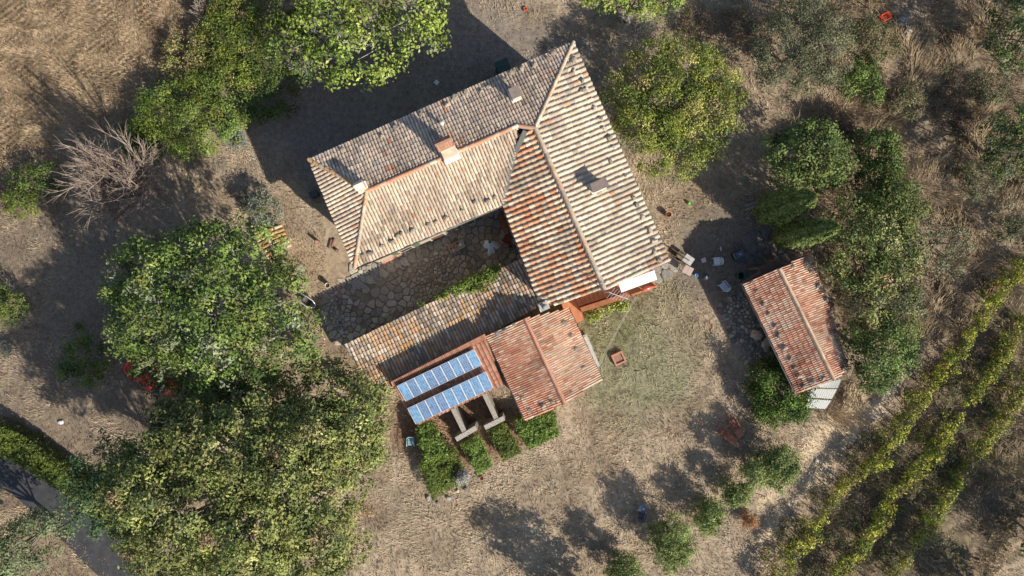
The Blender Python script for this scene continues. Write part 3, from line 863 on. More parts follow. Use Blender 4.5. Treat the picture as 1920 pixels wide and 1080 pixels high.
# large trees of the west and south
T('leafy_tree', 'huge dense green fig-like tree west of the courtyard, partly over the red car', 'tree', 412, 576, 186, 172, 12.0, 2.5, 38, .22, G_t1, None, 2.0, 20, .42, .30, .32, 4, 1, (.30,.28,.25))
T('oak_tree', 'giant pale green oak filling the bottom left beside the road', 'tree', 470, 930, 258, 195, 14.5, 3.0, 60, .20, G_oak, 'oaks in the bottom left', 2.3, 24, .42, .24, .36, 4, 2, (.33,.31,.28))
T('oak_tree', 'pale green oak between the giant oak and the solar shelter', 'tree', 640, 775, 118, 105, 10.5, 3.0, 15, .20, G_oak, 'oaks in the bottom left', 2.3, 24, .42, .38, .25, 4, 3, (.33,.31,.28))
T('oak_tree', 'green oak standing just behind the red car roof', 'tree', 470, 755, 120, 75, 8.5, 2.5, 10, .21, G_br+G_oak, 'oaks in the bottom left', 1.9, 20, .42, .42, .2, 4, 4)
T('oak_tree', 'dark bluish-green oak at the west edge of the giant oak, overhanging the road', 'tree', 262, 905, 88, 95, 10.5, 2.0, 10, .20, [(4,(.055,.10,.04)),(3,(.075,.125,.05)),(1,(.13,.16,.06))], 'oaks in the bottom left', 1.9, 20, .4, .42, .2, 3, 5)
T('fig_tree', 'bright yellow-green fig tree at the top edge north of the farmhouse', 'tree', 700, 40, 150, 130, 7.0, 1.0, 18, .27, G_fig, None, 1.9, 15, .42, .36, .2, 3, 6, (.4,.38,.34))
T('dark_tree', 'dark leafy shrubby tree on the left flank of the bright fig tree', 'tree', 560, 40, 60, 95, 5.0, .5, 7, .20, G_dk+G_brd[:1], None, 1.9, 20, .4, .45, .12, 2, 7)
T('mulberry_tree', 'spreading yellow-green tree right beside the east roof slope', 'tree', 1262, 195, 132, 130, 5.8, .6, 34, .15, G_yel, None, 2.0, 20, .36, .27, .16, 3, 8)
T('mulberry_tree', 'sparse yellowish feathery shrub on the right side of the spreading yellow-green tree', 'tree', 1335, 165, 50, 90, 3.6, .6, 6, .13, [(3,(.26,.25,.09)),(2,(.20,.20,.07))], None, 1.3, 14, .4, .5, .08, 3, 9)
T('green_tree', 'green tree cut off by the top edge right of the roof tip', 'tree', 1190, -5, 105, 48, 7.0, 1.0, 9, .2, G_fig, None, 2.0, 20, .4, .42, .16, 2, 10)
T('walnut_tree', 'rounded dark green tree north of the two cypresses', 'tree', 1508, 300, 78, 70, 6.2, .5, 15, .20, [(4,(.105,.14,.038)),(3,(.14,.18,.055)),(2,(.055,.08,.025))], None, 2.2, 20, .36, .42, .16, 2, 11)
T('olive_tree', 'sparse grey-green olive at the top right of the yard', 'tree', 1497, 92, 92, 86, 5.0, .8, 13, .12, G_ol, 'olives at the top right', 2.2, 20, .42, .42, .12, 3, 12)
T('olive_tree', 'dull brown-green bush above the rocks by the red crate', 'tree', 1635, 90, 46, 50, 3.4, .4, 6, .13, [(3,(.15,.13,.06)),(3,(.11,.11,.05))], 'olives at the top right', 2.2, 20, .36, .5, .08, 2, 13)
T('green_bush', 'mid green bush below the dull brown-green bush', 'bush', 1612, 165, 38, 52, 3.4, .4, 6, .16, G_dk+G_br[:1], None, 2.2, 20, .36, .5, .08, 2, 14)
T('brown_bush', 'rounded brownish-olive bush at the edge of the tall dry grass', 'bush', 1692, 185, 32, 34, 2.6, .3, 5, .12, [(3,(.17,.15,.08)),(2,(.13,.12,.06))], None, 2.4, 20, .3, .55, .06, 2, 15)
T('green_bush', 'green bush on the upper east flank of the thicket beside the dry grass', 'bush', 1640, 275, 40, 46, 4.0, .5, 6, .18, G_dk+G_br[:2], None, 2.2, 20, .36, .5, .08, 2, 16)
T('dark_tree', 'very dark tree between the rounded tree and the dry grass', 'tree', 1650, 350, 56, 64, 5.0, .5, 10, .18, G_dk, None, 2.0, 20, .4, .45, .12, 2, 17)
T('evergreen_tree', 'tall mixed green tree in the thicket behind the north end of the shed', 'tree', 1625, 445, 95, 100, 7.0, .8, 20, .18, G_dk+G_oak, None, 2.0, 20, .4, .38, .18, 3, 18)
T('evergreen_tree', 'pale olive-green tree leaning over the middle of the shed roof', 'tree', 1655, 548, 66, 76, 6.0, .8, 11, .17, G_ol+G_oak, None, 2.0, 20, .4, .42, .16, 3, 19)
T('evergreen_tree', 'fresh green round tree at the south east corner of the shed', 'tree', 1640, 655, 66, 80, 5.4, .2, 16, .17, [(4,(.11,.16,.042)),(3,(.14,.20,.055)),(2,(.06,.09,.028))], None, 2.3, 20, .36, .42, .16, 2, 20)
T('olive_tree', 'thin sparse olive standing free in dry grass east of the thicket', 'tree', 1762, 455, 66, 66, 3.6, .6, 9, .16, [(3,(.15,.165,.09)),(2,(.13,.13,.08))], 'olives at the top right', 1.0, 12, .45, .42, .1, 5, 21)
T('evergreen_tree', 'big dark green tree in the top right corner', 'tree', 1885, 60, 60, 90, 5.5, .5, 9, .18, G_ol+G_dk, None, 2.0, 20, .4, .42, .16, 2, 22)
T('evergreen_tree', 'dark green tree on the right edge below the corner tree', 'tree', 1888, 270, 66, 76, 5.0, .4, 9, .18, G_dk+[(3,(.10,.12,.07))], None, 2.0, 20, .4, .42, .16, 2, 23)
for k, (lb, x, y, a_, b_) in enumerate([('low dark scrub beside the upper right edge tree', 1850, 165, 36, 40), ('low dark scrub below the dark tree on the right edge', 1825, 335, 44, 36), ('scrubby olive bush near the right edge above the vines', 1895, 420, 42, 40)]):
    T('scrub_bush', lb, 'bush', x, y, a_, b_, 1.7, .05, 8, .12, G_ol+[(3,(.07,.08,.035))], 'scrub bushes along the right edge', 1.6, 18, .36, .42, .05, 3, 120+k)
T('round_bush', 'dense round glossy green bush at the south west corner of the shed', 'bush', 1462, 727, 54, 58, 2.7, .0, 6, .14, [(4,(.06,.11,.018)),(2,(.11,.17,.03)),(3,(.035,.065,.012))], None, 3.0, 22, .3, .62, .12, 1, 24, low=True)
sh = [('largest of the feathery saplings, beside the rusty loungers', 1443, 872, 58, 56, 4.2), ('smaller pale sapling touching the largest feathery sapling', 1380, 922, 32, 30, 3.0),
      ('feathery sapling between the dark garden chair and the orange dry shrub', 1328, 970, 38, 38, 3.3), ('feathery sapling just below the dark garden chair in shade', 1257, 1020, 52, 52, 4.4),
      ('feathery sapling cut off by the bottom edge', 1172, 1068, 42, 36, 4.0)]
G_sap = [(4,(.15,.19,.055)),(3,(.19,.24,.075)),(2,(.08,.12,.035)),(1.5,(.27,.30,.12))]
for k, (lb, x, y, a, b, z) in enumerate(sh):
    T('sapling', lb, 'sapling', x, y, a*.86, b*.86, z*.9, .15, 12, .13, G_sap, 'feathery saplings in the lower right lawn', 2.3, 20, .36, .34, .07, 2, 30+k, low=True)
for k, (x, y, h) in enumerate([(2010,1035,6.5),(1905,1150,7.0),(1115,1155,6.5)]):
    T('young_tree', ['young tree just outside the right edge', 'young tree below the bottom right corner', 'young tree below the bottom edge of the lawn'][k], 'tree', x, y, 60, 60, h, 1, 9, .22, G_sap, 'young trees around the yard', 2.0, 20, .4, .42, .1, 2, 80+k, low=True)
T('tree_crown', 'grey-green oak in the bottom left corner beyond the road', 'tree', 45, 1015, 82, 80, 6.5, 1, 9, .19, [(3,(.13,.16,.08)),(2,(.16,.19,.10)),(1,(.09,.12,.05))], None, 2.2, 20, .4, .42, .16, 3, 40)
T('round_shrub', 'dark green shrub west of the red car', 'shrub', 158, 685, 50, 46, 2.6, .2, 7, .16, G_dk+G_brd[:1], 'shrubs on the left', 2.2, 20, .32, .48, .08, 2, 41)
T('round_shrub', 'half lit green shrub cut off by the left edge', 'shrub', 12, 567, 48, 42, 3.0, .2, 6, .16, G_brd+G_dk, 'shrubs on the left', 2.4, 20, .32, .5, .08, 2, 42)
T('round_shrub', 'yellow-green shrub on the left edge below the dry field', 'shrub', 32, 378, 36, 28, 2.2, .2, 5, .15, G_brd, 'shrubs on the left', 2.0, 18, .32, .5, .06, 2, 43)
T('round_shrub', 'dark shaded shrub left of the bare twiggy tree', 'shrub', 85, 345, 60, 34, 2.0, .2, 6, .15, G_dk, 'shrubs on the left', 2.0, 18, .32, .5, .06, 2, 44)
T('small_shrub', 'tiny yellow-green shrub between the dark shrub and the big leafy tree', 'shrub', 152, 610, 12, 11, 1.1, .1, 2, .12, G_brd, None, 4, 20, .2, .6, .03, 2, 45)
T('small_shrub', 'tiny silvery shrub near the left edge', 'shrub', 12, 652, 12, 14, .9, .1, 2, .11, G_gr, None, 4, 20, .2, .6, .03, 2, 46)
T('silver_shrub', 'silvery grey-green shrub above the little tiled kennel', 'shrub', 496, 393, 32, 30, 2.1, .1, 6, .13, G_gr+[(1,(.12,.17,.06))], 'silvery shrubs', 2.8, 20, .28, .5, .05, 4, 47)
T('silver_shrub', 'silvery shrub at the lower tip of the green bramble mass', 'shrub', 441, 262, 28, 22, 1.8, .1, 5, .12, [(3,(.15,.19,.16)),(2,(.12,.16,.13))], 'silvery shrubs', 2.8, 20, .28, .5, .05, 2, 48)
# bramble mounds
for k, (lb, x, y, a, b, z, pal) in enumerate([
    ('bright green bramble mound at the corner of the house shadow', 350, 222, 96, 80, 2.8, G_brd+G_br[:2]),
    ('yellow-green bramble mound between the dry field and the fig tree', 445, 80, 78, 84, 2.6, G_brd+[(2,(.2,.2,.05))]),
    ('dark bramble mound in the shade north west of the farmhouse', 475, 165, 80, 58, 1.9, G_dk),
    ('dry yellowish bramble mound along the dry field', 365, 115, 54, 62, 1.7, [(3,(.22,.19,.08)),(2,(.16,.16,.05))]),
    ('small bramble mound below the bare tree tips', 262, 262, 44, 36, 1.6, G_brd+G_dk)]):
    T('bramble_mound', lb, 'bramble', x, y, a, b, z, .05, 14, .15, pal, 'bramble mounds left of the farmhouse', 2.2, 20, .36, .45, .04, 1, 50+k)
for k, (lb, x, y, a, b) in enumerate([('dry brown brush patch at the top centre right', 1370, 45, 70, 42), ('dry brown brush patch above the rounded dark green tree', 1560, 235, 52, 36),
    ('dark brown brush in the middle of the tall dry grass', 1800, 190, 50, 60), ('brown brush patch at the top beside the green edge tree', 1300, 40, 30, 30)]):
    T('brush', lb, 'brush', x, y, a, b, 1.2, .02, 7, .10, G_br2, 'dry brush patches', 1.6, 22, .4, .48, .03, 5, 60+k, (.2,.15,.12))
T('dry_shrub', 'small orange-brown dead shrub on the grass near the vines', 'shrub', 1405, 972, 16, 14, .8, .02, 3, .09, [(3,(.34,.18,.08)),(1,(.24,.13,.07))], None, 4, 22, .2, .6, .02, 3, 66)

# cypresses (tall, slim)
def cypress(label, px, py, h, r, seed):
    base = P(px, py, 0); root = thing('cypress_tree', label, 'cypress', tuple(base), 0, 'cypresses beside the shed')
    n = 15000; z = NR.random(n)**.8*h; prof = r*np.minimum(1, .55+z/h*2.2)*np.sqrt(np.clip(1-(z/h)**2.2, 0, 1))
    th = NR.uniform(0, 2*PI, n); k = 1+.16*np.sin(th*7+seed+z*.6)+.12*np.sin(z*3.7+th*3)+NR.normal(size=n)*.09
    pos = np.stack([np.cos(th)*prof*k, np.sin(th)*prof*k, z+.1], 1)+np.array(base)
    nr = np.stack([np.cos(th), np.sin(th), np.full(n, .5)], 1)+NR.normal(size=(n, 3))*.45; nr /= np.linalg.norm(nr, axis=1)[:, None]
    leaf_mesh('crown', pos, nr, .15*NR.uniform(.6, 1.3, n), pal_cols([(3,(.17,.22,.06)),(2,(.24,.29,.09)),(1,(.09,.13,.04))], n), M['leaf'], root, base)
    mb = MB(); mb.tube([base, base+Vector((0,0,h*.9))], [.16, .03], BR, 8); mb.build('trunk', M['bark'], root)
cypress('slim cypress nearer the shed, leaning right in the picture', 1458, 446, 9.2, .82, 1)
cypress('second cypress, just north of the slim one, with a wider top', 1428, 400, 8.6, 1.0, 4)

# bare dead tree
def bare_tree(name, label, px, py, h, rad, seed, col, n0=9, tips=True, r0=.14, cat='tree'):
    rg = random.Random(seed); base = P(px, py, 0); root = thing(name, label, cat, tuple(base)); mt = MB(); mb = MB()
    mt.tube([base, base+Vector((0,0,h*.12))], [r0, r0*.8], col, 8)
    def grow(p, d, L, r, dep):
        q = p; path = [p]; rr = [r]
        for k in range(3):
            d = (d+Vector((rg.gauss(0,.10), rg.gauss(0,.10), rg.gauss(0.04,.08)))).normalized(); q = q+d*L/3; path.append(q); rr.append(r*(1-.23*(k+1)))
        mb.tube(path, rr, jit(col, .2, rg), 4 if dep else 6, False)
        if dep < 3:
            for k in range(6 if dep < 2 else 4):
                i = rg.choice([1,2,2,3]); d2 = (d+Vector((rg.gauss(0,.38), rg.gauss(0,.38), rg.gauss(0,.3)))).normalized()
                grow(path[i], d2, L*rg.uniform(.45,.7), max(r*.55, .014), dep+1)
    for k in range(n0):
        a = 2*PI*k/n0+rg.uniform(-.3,.3); sp = rg.uniform(.35, 1)*rad/h
        grow(base+Vector((0,0,h*.1)), Vector((math.cos(a)*sp, math.sin(a)*sp, 1)).normalized(), h*rg.uniform(.42,.55), r0*.42, 0)
    mt.build('trunk', M['bark'], root); mb.build('branches', M['bark'], root)
bare_tree('bare_tree', 'leafless twiggy pinkish-brown tree on the left', 292, 362, 7.6, 5.2, 3, (.32,.25,.205), 19, r0=.24)
bare_tree('bare_shrub', 'small leafless grey shrub against the left side of the fig tree', 570, 128, 2.4, 1.2, 5, (.5,.48,.45), 7, r0=.05, cat='shrub')
bare_tree('bare_shrub', 'grey tangle of dead branches above the roof tip by the yellow-green tree', 1188, 68, 2.8, 1.8, 6, (.42,.39,.36), 9, r0=.06, cat='shrub')
bare_tree('bare_shrub', 'dead grey branches at the lower left edge of the yellow-green tree', 1238, 270, 2.4, 1.2, 7, (.36,.32,.33), 7, r0=.05, cat='shrub')
bare_tree('bare_shrub', 'dark twiggy dead shrub between the rounded tree and the green bush', 1575, 265, 2.2, 1.9, 8, (.17,.13,.11), 12, r0=.06, cat='shrub')
bare_tree('bare_shrub', 'low dark twiggy shrub left of the silvery shrub by the kennel', 470, 375, 1.3, 1.1, 9, (.2,.16,.13), 8, r0=.04, cat='shrub')
bare_tree('bare_shrub', 'leaning dead branch tangle at the edge of the top left field', 395, 40, 2.0, 1.6, 10, (.32,.26,.21), 8, r0=.05, cat='shrub')

# hedge blocks and box plants
def block(name, label, cat, poly, h, leaf, pal, group, n, seed, round_=.25):
    """clipped hedge: leaves on the top and sides of a prism with rounded shoulders"""
    pts = [P(x, y, h*.6) for x, y in poly]; cx = sum(p.x for p in pts)/len(pts); cy = sum(p.y for p in pts)/len(pts)
    root = thing(name, label, cat, (cx, cy, 0), 0, group)
    rg = np.random.default_rng(seed); out = []
    xs_ = [p.x for p in pts]; ys_ = [p.y for p in pts]; pl2 = [(p.x, p.y) for p in pts]
    m = 0; res = []
    def edge_d(x, y):
        return min(abs((pl2[(i+1) % len(pl2)][0]-a[0])*(a[1]-y)-(a[0]-x)*(pl2[(i+1) % len(pl2)][1]-a[1]))/(math.hypot(pl2[(i+1) % len(pl2)][0]-a[0], pl2[(i+1) % len(pl2)][1]-a[1])) for i, a in enumerate(pl2))
    nrm = []
    while len(res) < n:
        x = rg.uniform(min(xs_), max(xs_)); y = rg.uniform(min(ys_), max(ys_))
        if not inpoly(x, y, pl2): continue
        d = edge_d(x, y); und = .22*mnoise.noise(Vector((x*1.6, y*1.6, seed)))+.12*mnoise.noise(Vector((x*4, y*4, seed)))
        if d < .3 and rg.random() < .75:
            z = rg.uniform(.05, h); res.append((x, y, z+und)); v = (x-cx, y-cy, .6)
        else:
            z = h-max(0, round_-d)*.8+und-abs(rg.normal())*.08; res.append((x, y, z)); v = (0, 0, 1)
        nrm.append(v)
    pos = np.array(res); nr = np.array(nrm, float); nr /= np.linalg.norm(nr, axis=1)[:, None]; nr += NR.normal(size=nr.shape)*.5; nr /= np.linalg.norm(nr, axis=1)[:, None]
    leaf_mesh('foliage', pos, nr, leaf*NR.uniform(.6, 1.3, n), pal_cols(pal, n)*1.25, M['leaf'], root, (cx, cy, 0))
    rr = random.Random(seed)
    for k in range(8):
        mb = MB()
        while True:
            x = rr.uniform(min(xs_), max(xs_)); y = rr.uniform(min(ys_), max(ys_))
            if inpoly(x, y, pl2) and edge_d(x, y) > .2: break
        mb.tube([(x, y, 0), (x+rr.uniform(-.1,.1), y, h*.8)], [.04, .015], BR, 5)
        mb.build('stem', M['bark'], root)
HG = 'hedge blocks south of the solar panels'
block('hedge', 'hedge block with a grey lavender tuft, leftmost under the solar panels', 'hedge', [(783,868),(800,845),(855,838),(878,905),(845,915),(812,938)], 1.3, .14, G_brd+G_br[:2], HG, 6500, 1)
block('climbing_bush', 'large-leaved climbing bush rising from the leftmost hedge to the panels', 'bush', [(782,795),(808,790),(845,850),(800,866),(784,830)], 1.6, .2, G_br, None, 2200, 2)
block('hedge', 'light green rectangular hedge block between the divider walls', 'hedge', [(862,832),(898,814),(925,872),(897,890)], 1.2, .13, [(3,(.15,.22,.05)),(2,(.19,.26,.06)),(1,(.09,.13,.03))], HG, 4500, 3)
block('hedge', 'dark olive rectangular hedge block against the right divider wall', 'hedge', [(912,806),(948,792),(978,848),(944,864)], 1.2, .13, [(3,(.10,.13,.03)),(2,(.15,.18,.04)),(1,(.05,.08,.02))], HG, 4500, 4)
block('hedge', 'bushy green hedge tucked under the south corner of the annex roof', 'hedge', [(962,785),(1040,766),(1048,815),(992,842),(972,815)], 1.5, .17, G_br, HG, 5200, 5)
block('hedge', 'long yellow-green hedge along the road in the lower left', 'hedge', [(-10,783),(60,818),(130,870),(200,925),(245,985),(200,975),(130,925),(60,880),(-10,845)], 1.7, .17, G_brd+G_dk[:1], None, 16000, 6)
T('lavender_tuft', 'grey lavender tuft on the right end of the leftmost hedge', 'plant', 866, 893, 15, 13, 1.75, 1.1, 3, .10, [(1,(.36,.34,.33)),(1,(.28,.26,.24))], None, 6, 22, .16, .6, .03, 3, 71)
# plants along the staircase
for k, (lb, x, y, a, b) in enumerate([('large yellow-flowering plant under the lower end of the orange staircase', 1118, 594, 18, 13), ('middle leafy plant along the orange staircase parapet', 1142, 580, 9, 8), ('leafy plant at the upper end of the orange staircase parapet', 1165, 571, 15, 9)]):
    T('garden_plant', lb, 'plant', x, y, a, b, 1.0, .05, 4, .17, [(3,(.16,.23,.04)),(2,(.30,.34,.08)),(1,(.09,.13,.03)),(.6,(.55,.55,.25))], 'plants along the staircase', 6, 16, .2, .55, .02, 2, 75+k)

# vine climbing on the outbuilding eave
lobes = []
for k, (x, y, r) in enumerate([(820,558,5),(838,550,7),(855,545,9),(870,538,11),(885,532,13),(900,526,13),(915,518,13),(926,514,10),(905,540,7),(885,545,6),(790,570,4),(930,505,7)]):
    p = plL.ray(x, y); lobes.append((p.x, p.y, p.z+.1, r*.037, r*.03, .16))
root = thing('climbing_vine', 'green climbing vine creeping over the courtyard eave of the long outbuilding', 'vine', tuple(P(880,530,0)))
p_, n_, s_z, c_l = cloud(lobes, 9, .15, G_br+G_brd[:2], 16, .2)
leaf_mesh('foliage', p_, n_, s_z, c_l, M['leaf'], root, root.location)
mb = MB()
for l in lobes[:8]: mb = MB(); mb.tube([(l[0]-.1, l[1]+.35, .0), (l[0]-.05, l[1]+.3, 2.0), (l[0], l[1]+.15, 3.2), (l[0], l[1], l[2])], [.03,.025,.02,.012], BR, 5); mb.build('stem', M['bark'], root)

# vineyard rows
rows = [('first vine row, nearest the lawn', [(1440,1105),(1463,1070),(1513,1018),(1573,927),(1657,853),(1697,787),(1747,727),(1800,655),(1868,560),(1935,490)]),
        ('second, middle vine row', [(1560,1100),(1590,1055),(1647,987),(1680,927),(1723,880),(1780,807),(1827,740),(1880,665),(1935,590)]),
        ('third, outermost vine row by the open ground', [(1650,1105),(1680,1070),(1723,1013),(1770,953),(1813,870),(1863,813),(1897,760),(1940,690)])]
for k, (lb, pts) in enumerate(rows):
    rg = random.Random(90+k); root = thing('vine_row', lb, 'vine row', tuple(P(*pts[4])), 0, 'vineyard rows')
    lobes = []; mb = MB(); wp = [P(x, y, 1.2) for x, y in pts]
    for i in range(len(wp)-1):
        a, b = wp[i], wp[i+1]; n = max(2, int((b-a).length/.48))
        for j in range(n):
            q = a.lerp(b, j/n); w = .54+.38*mnoise.noise(Vector((q.x*.5, q.y*.5, k)))+rg.uniform(-.12, .12)
            if w < .2: continue
            lobes.append((q.x+rg.gauss(0,.1), q.y+rg.gauss(0,.1), .95+.3*w, w*rg.uniform(.6,.95), w*rg.uniform(.6,.95), .3+.4*w))
            if rg.random() < .45:
                nn = Vector((b.y-a.y, a.x-b.x, 0)).normalized()*rg.uniform(-1.1, .7); lobes.append((q.x+nn.x, q.y+nn.y, .4, .35, .35, .3))
            if j % 2 == 0: mb = MB(); mb.tube([(q.x, q.y, 0), (q.x+rg.uniform(-.1,.1), q.y+rg.uniform(-.1,.1), 1.0)], [.045,.03], BR, 5); mb.build('stem', M['bark'], root)
    p_, n_, s_z, c_l = cloud(lobes, 3.4, .16, G_lime+[(3,(.11,.13,.03)),(1.5,(.20,.14,.05))], 14, .34)
    keep = NR.random(len(p_)) < .95
    leaf_mesh('foliage', p_[keep], n_[keep], s_z[keep], c_l[keep], M['leaf'], root, root.location)
    for i in range(len(wp)-1):
        mb = MB(); q = wp[i]; mb.tube([(q.x, q.y, -.1), (q.x, q.y, 1.9)], .035, (.25,.2,.15), 6); mb.build('stake', M['wood'], root)
# weeds between the rows
T2 = [(1530,1075),(1620,1000),(1665,1045),(1735,945),(1705,905),(1765,850),(1810,800),(1845,690),(1860,790),(1480,1000),(1545,930),(1600,860),(1640,830),(1890,700),(1700,1000),(1560,1010),(1620,1040),(1750,890),(1690,960),(1790,860),(1600,960),(1850,760),(1800,720),(1880,640),(1640,900)]
for k, (x, y) in enumerate(T2):
    T('weed_clump', 'low weedy clump between the vineyard rows', 'weeds', x, y, R.uniform(20,36), R.uniform(18,34), R.uniform(.6,1.2), .02, 6, .10, [(3,(.13,.13,.06)),(2,(.18,.14,.08)),(2,(.10,.11,.04))], 'weeds between the vineyard rows', 1.8, 18, .36, .5, .02, 4, 100+k)

# dry grass (uncountable)
def grass(name, n, xr, yr, hmin, hmax, w, pal, maskf, lean=.6, seed=1, rows=False):
    rg = np.random.default_rng(seed)
    x = rg.uniform(xr[0], xr[1], n); y = rg.uniform(yr[0], yr[1], n)
    keep = rg.random(n) < maskf(x, y); x = x[keep]; y = y[keep]; n = len(x)
    h = rg.uniform(hmin, hmax, n); th = vnoise(x, y, 1.7, seed+5)*9+rg.normal(size=n)*.6
    dx = np.cos(th); dy = np.sin(th); ln = rg.uniform(lean*.5, lean*1.3, n)
    ww = w*rg.uniform(.6, 1.5, n)*.5
    z0 = np.full(n, -.03)
    v = np.empty((n, 3, 3))
    v[:, 0] = np.stack([x-dy*ww, y+dx*ww, z0], 1); v[:, 1] = np.stack([x+dy*ww, y-dx*ww, z0], 1)
    v[:, 2] = np.stack([x+dx*h*ln, y+dy*h*ln, z0+h], 1)
    me = bpy.data.meshes.new(name); me.vertices.add(n*3); me.vertices.foreach_set('co', v.astype(np.float32).ravel())
    me.loops.add(n*3); me.loops.foreach_set('vertex_index', np.arange(n*3, dtype=np.int32))
    me.polygons.add(n); me.polygons.foreach_set('loop_start', np.arange(0, n*3, 3, dtype=np.int32)); me.update()
    at = me.color_attributes.new('Col', 'FLOAT_COLOR', 'POINT'); ca = np.ones((n*3, 4), np.float32)
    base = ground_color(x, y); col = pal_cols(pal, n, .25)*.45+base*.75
    ca[:, :3] = np.repeat(col, 3, 0); at.data.foreach_set('color', ca.ravel()); me.materials.append(M['straw'])
    o = bpy.data.objects.new(name, me); COL.objects.link(o); tag(o, kind='stuff'); return o
def notbuilt(x, y):
    gx = x*25+960; gy = 540-y*25
    m = np.ones(len(x))
    for cx, cy, rx, ry in ((860,330,230,110),(1090,340,110,230),(820,630,150,60),(1480,610,70,110)):
        m *= ((gx-cx)/rx)**2+((gy-cy)/ry)**2 > .6
    court = (gx > 610) & (gx < 1000) & (gy > 400) & (gy < 650); m *= ~court
    rd = np.abs((gy-900)-(gx-60)*.72)/1.23 < 42; m *= ~(rd & (gx < 420))
    return m
STR = [(4,(.50,.40,.265)),(3,(.40,.31,.20)),(1.2,(.24,.18,.11)),(1,(.60,.50,.35))]
def m_lawn(x, y):
    gx = x*25+960; gy = 540-y*25
    return notbuilt(x, y)*(.45+.55*fbm(x, y, 1.1, 5))*np.where(blob(gx, gy, 790, 200, 400, 180)+blob(gx, gy, 1370, 470, 110, 95) > .5, .35, 1)
o = grass('short_dry_grass', 330000, (-40, 40), (-23, 23), .06, .2, .055, STR, m_lawn, 1.3, 3)
o['label'] = 'short dry straw-coloured grass covering the yard'
def m_tall(x, y):
    gx = x*25+960; gy = 540-y*25
    dv = (gx-1463)*.77+(gy-1070)*.64
    m = 1/(1+np.exp(-(gx-1560)/30))*(gy < 640)*(dv < -10)+((dv > -25) & (dv < 320))*(gx > 1400)*.45+np.exp(-((gx-1590)/40)**2-((gy-760)/30)**2)*1.5
    return np.clip(m, 0, 1)*np.clip((fbm(x, y, 1.8, 15)-.3)*2.5, 0, 1)
o = grass('tall_dry_grass', 150000, (15, 40), (-23, 23), .3, .85, .055, [(4,(.48,.37,.22)),(3,(.36,.27,.16)),(2.5,(.18,.14,.08)),(1.2,(.56,.46,.30))], m_tall, 1.0, 4)
o['label'] = 'tall tangled dry grass on the right side'
def m_field(x, y):
    gx = x*25+960; gy = 540-y*25; f = 1/(1+np.exp((gx+gy*1.35-540)/25))
    s = np.sin((gx*.62+gy*.8)/9.0*2*PI*.9+fbm(x, y, 6, 19)*3)
    return f*np.clip(.35+.65*s, 0, 1)
o = grass('field_stubble', 150000, (-40, -12), (0, 23), .12, .32, .06, [(4,(.37,.28,.18)),(2,(.29,.21,.13)),(1,(.22,.13,.07))], m_field, .9, 6)
o['label'] = 'rows of mown dry stubble in the top left field'

# ---------------------------------------------------------------- stones weighing down the roof tiles
ORD = ['first', 'second', 'third', 'fourth', 'fifth', 'sixth', 'seventh', 'eighth', 'ninth', 'tenth', 'eleventh', 'twelfth', 'thirteenth', 'fourteenth', 'fifteenth', 'sixteenth']
def stones(pl, pts, where, frm, size, pal, grp, lift=.09, seed=1):
    rg = random.Random(seed)
    for k, (x, y) in enumerate(pts):
        p = pl.ray(x, y); mb = MB(); s = size*rg.uniform(.95, 1.5)
        mb.rock((0, 0, 0), (s, s*rg.uniform(.6, .85), s*.7), jit(pick(pal, rg), .15, rg), seed*17+k)
        solo('roof_stone', mb, M['stone'], '%s stone on %s, %s from %s' % (rg.choice(['grey', 'rough']), where, ORD[k], frm), 'stone', (p.x, p.y, p.z+lift+s*.3), rg.uniform(0, 3), grp)
SG = [(3,(.27,.235,.19)),(2,(.21,.19,.16)),(1,(.35,.29,.22))]
stones(plN, [(643,283),(717,256),(743,240),(789,216),(838,198),(853,183),(874,174),(903,172),(917,164),(945,151),(960,137),(978,130),(1001,124),(1028,111),(1037,101)], 'the north eave, grey-brown slope', 'the west', .17, SG+[(1,(.45,.28,.10))], 'stones along the north eave', seed=1)
stones(plE, [(1075,113),(1076,133),(1092,152),(1092,170),(1101,169),(1115,203),(1126,222),(1133,242),(1142,259),(1151,277),(1144,303),(1174,331)], 'the upper broad cream slope', 'the north tip', .16, SG+[(2,(.55,.48,.38))], 'stones on the east slope', seed=2)
stones(plE, [(1187,371),(1194,385),(1204,407),(1218,433),(1226,452),(1226,472),(1235,488)], 'the broad cream slope below its chimney', 'the chimney', .16, SG+[(2,(.5,.42,.32))], 'stones on the east slope', seed=3)
stones(plS, [(682,478),(696,474),(717,461),(735,453),(746,443),(753,438),(774,433),(804,422),(818,417),(837,410),(868,396),(890,379),(915,377),(928,370)], 'the cream slope above the courtyard', 'the west', .16, SG, 'stones above the courtyard', seed=4)
stones(p1, [(933,625),(947,618),(964,608),(979,745),(993,768),(1018,760),(1035,753)], 'the darker slope of the annex', 'the north', .15, SG, 'stones on the annex roof', .1, 5)
stones(p2, [(1058,604),(1070,628),(1080,654),(1094,688),(1070,734)], 'the paler slope of the annex', 'the north', .15, SG, 'stones on the annex roof', .1, 6)
stones(s1, [(1409,529),(1418,546),(1431,570),(1440,589),(1452,610),(1459,629),(1470,652),(1480,672),(1489,689),(1497,705),(1505,724),(1523,716),(1543,709)], 'the west slope of the shed', 'the north', .155, SG, 'stones on the shed roof', .1, 7)
stones(s2, [(1486,500),(1509,490),(1519,510),(1532,536),(1547,561),(1555,584),(1569,610),(1579,631),(1580,690)], 'the east slope of the shed', 'the north', .155, SG, 'stones on the shed roof', .1, 8)

# ---------------------------------------------------------------- small things in the yard
def D(ang): return math.radians(ang)
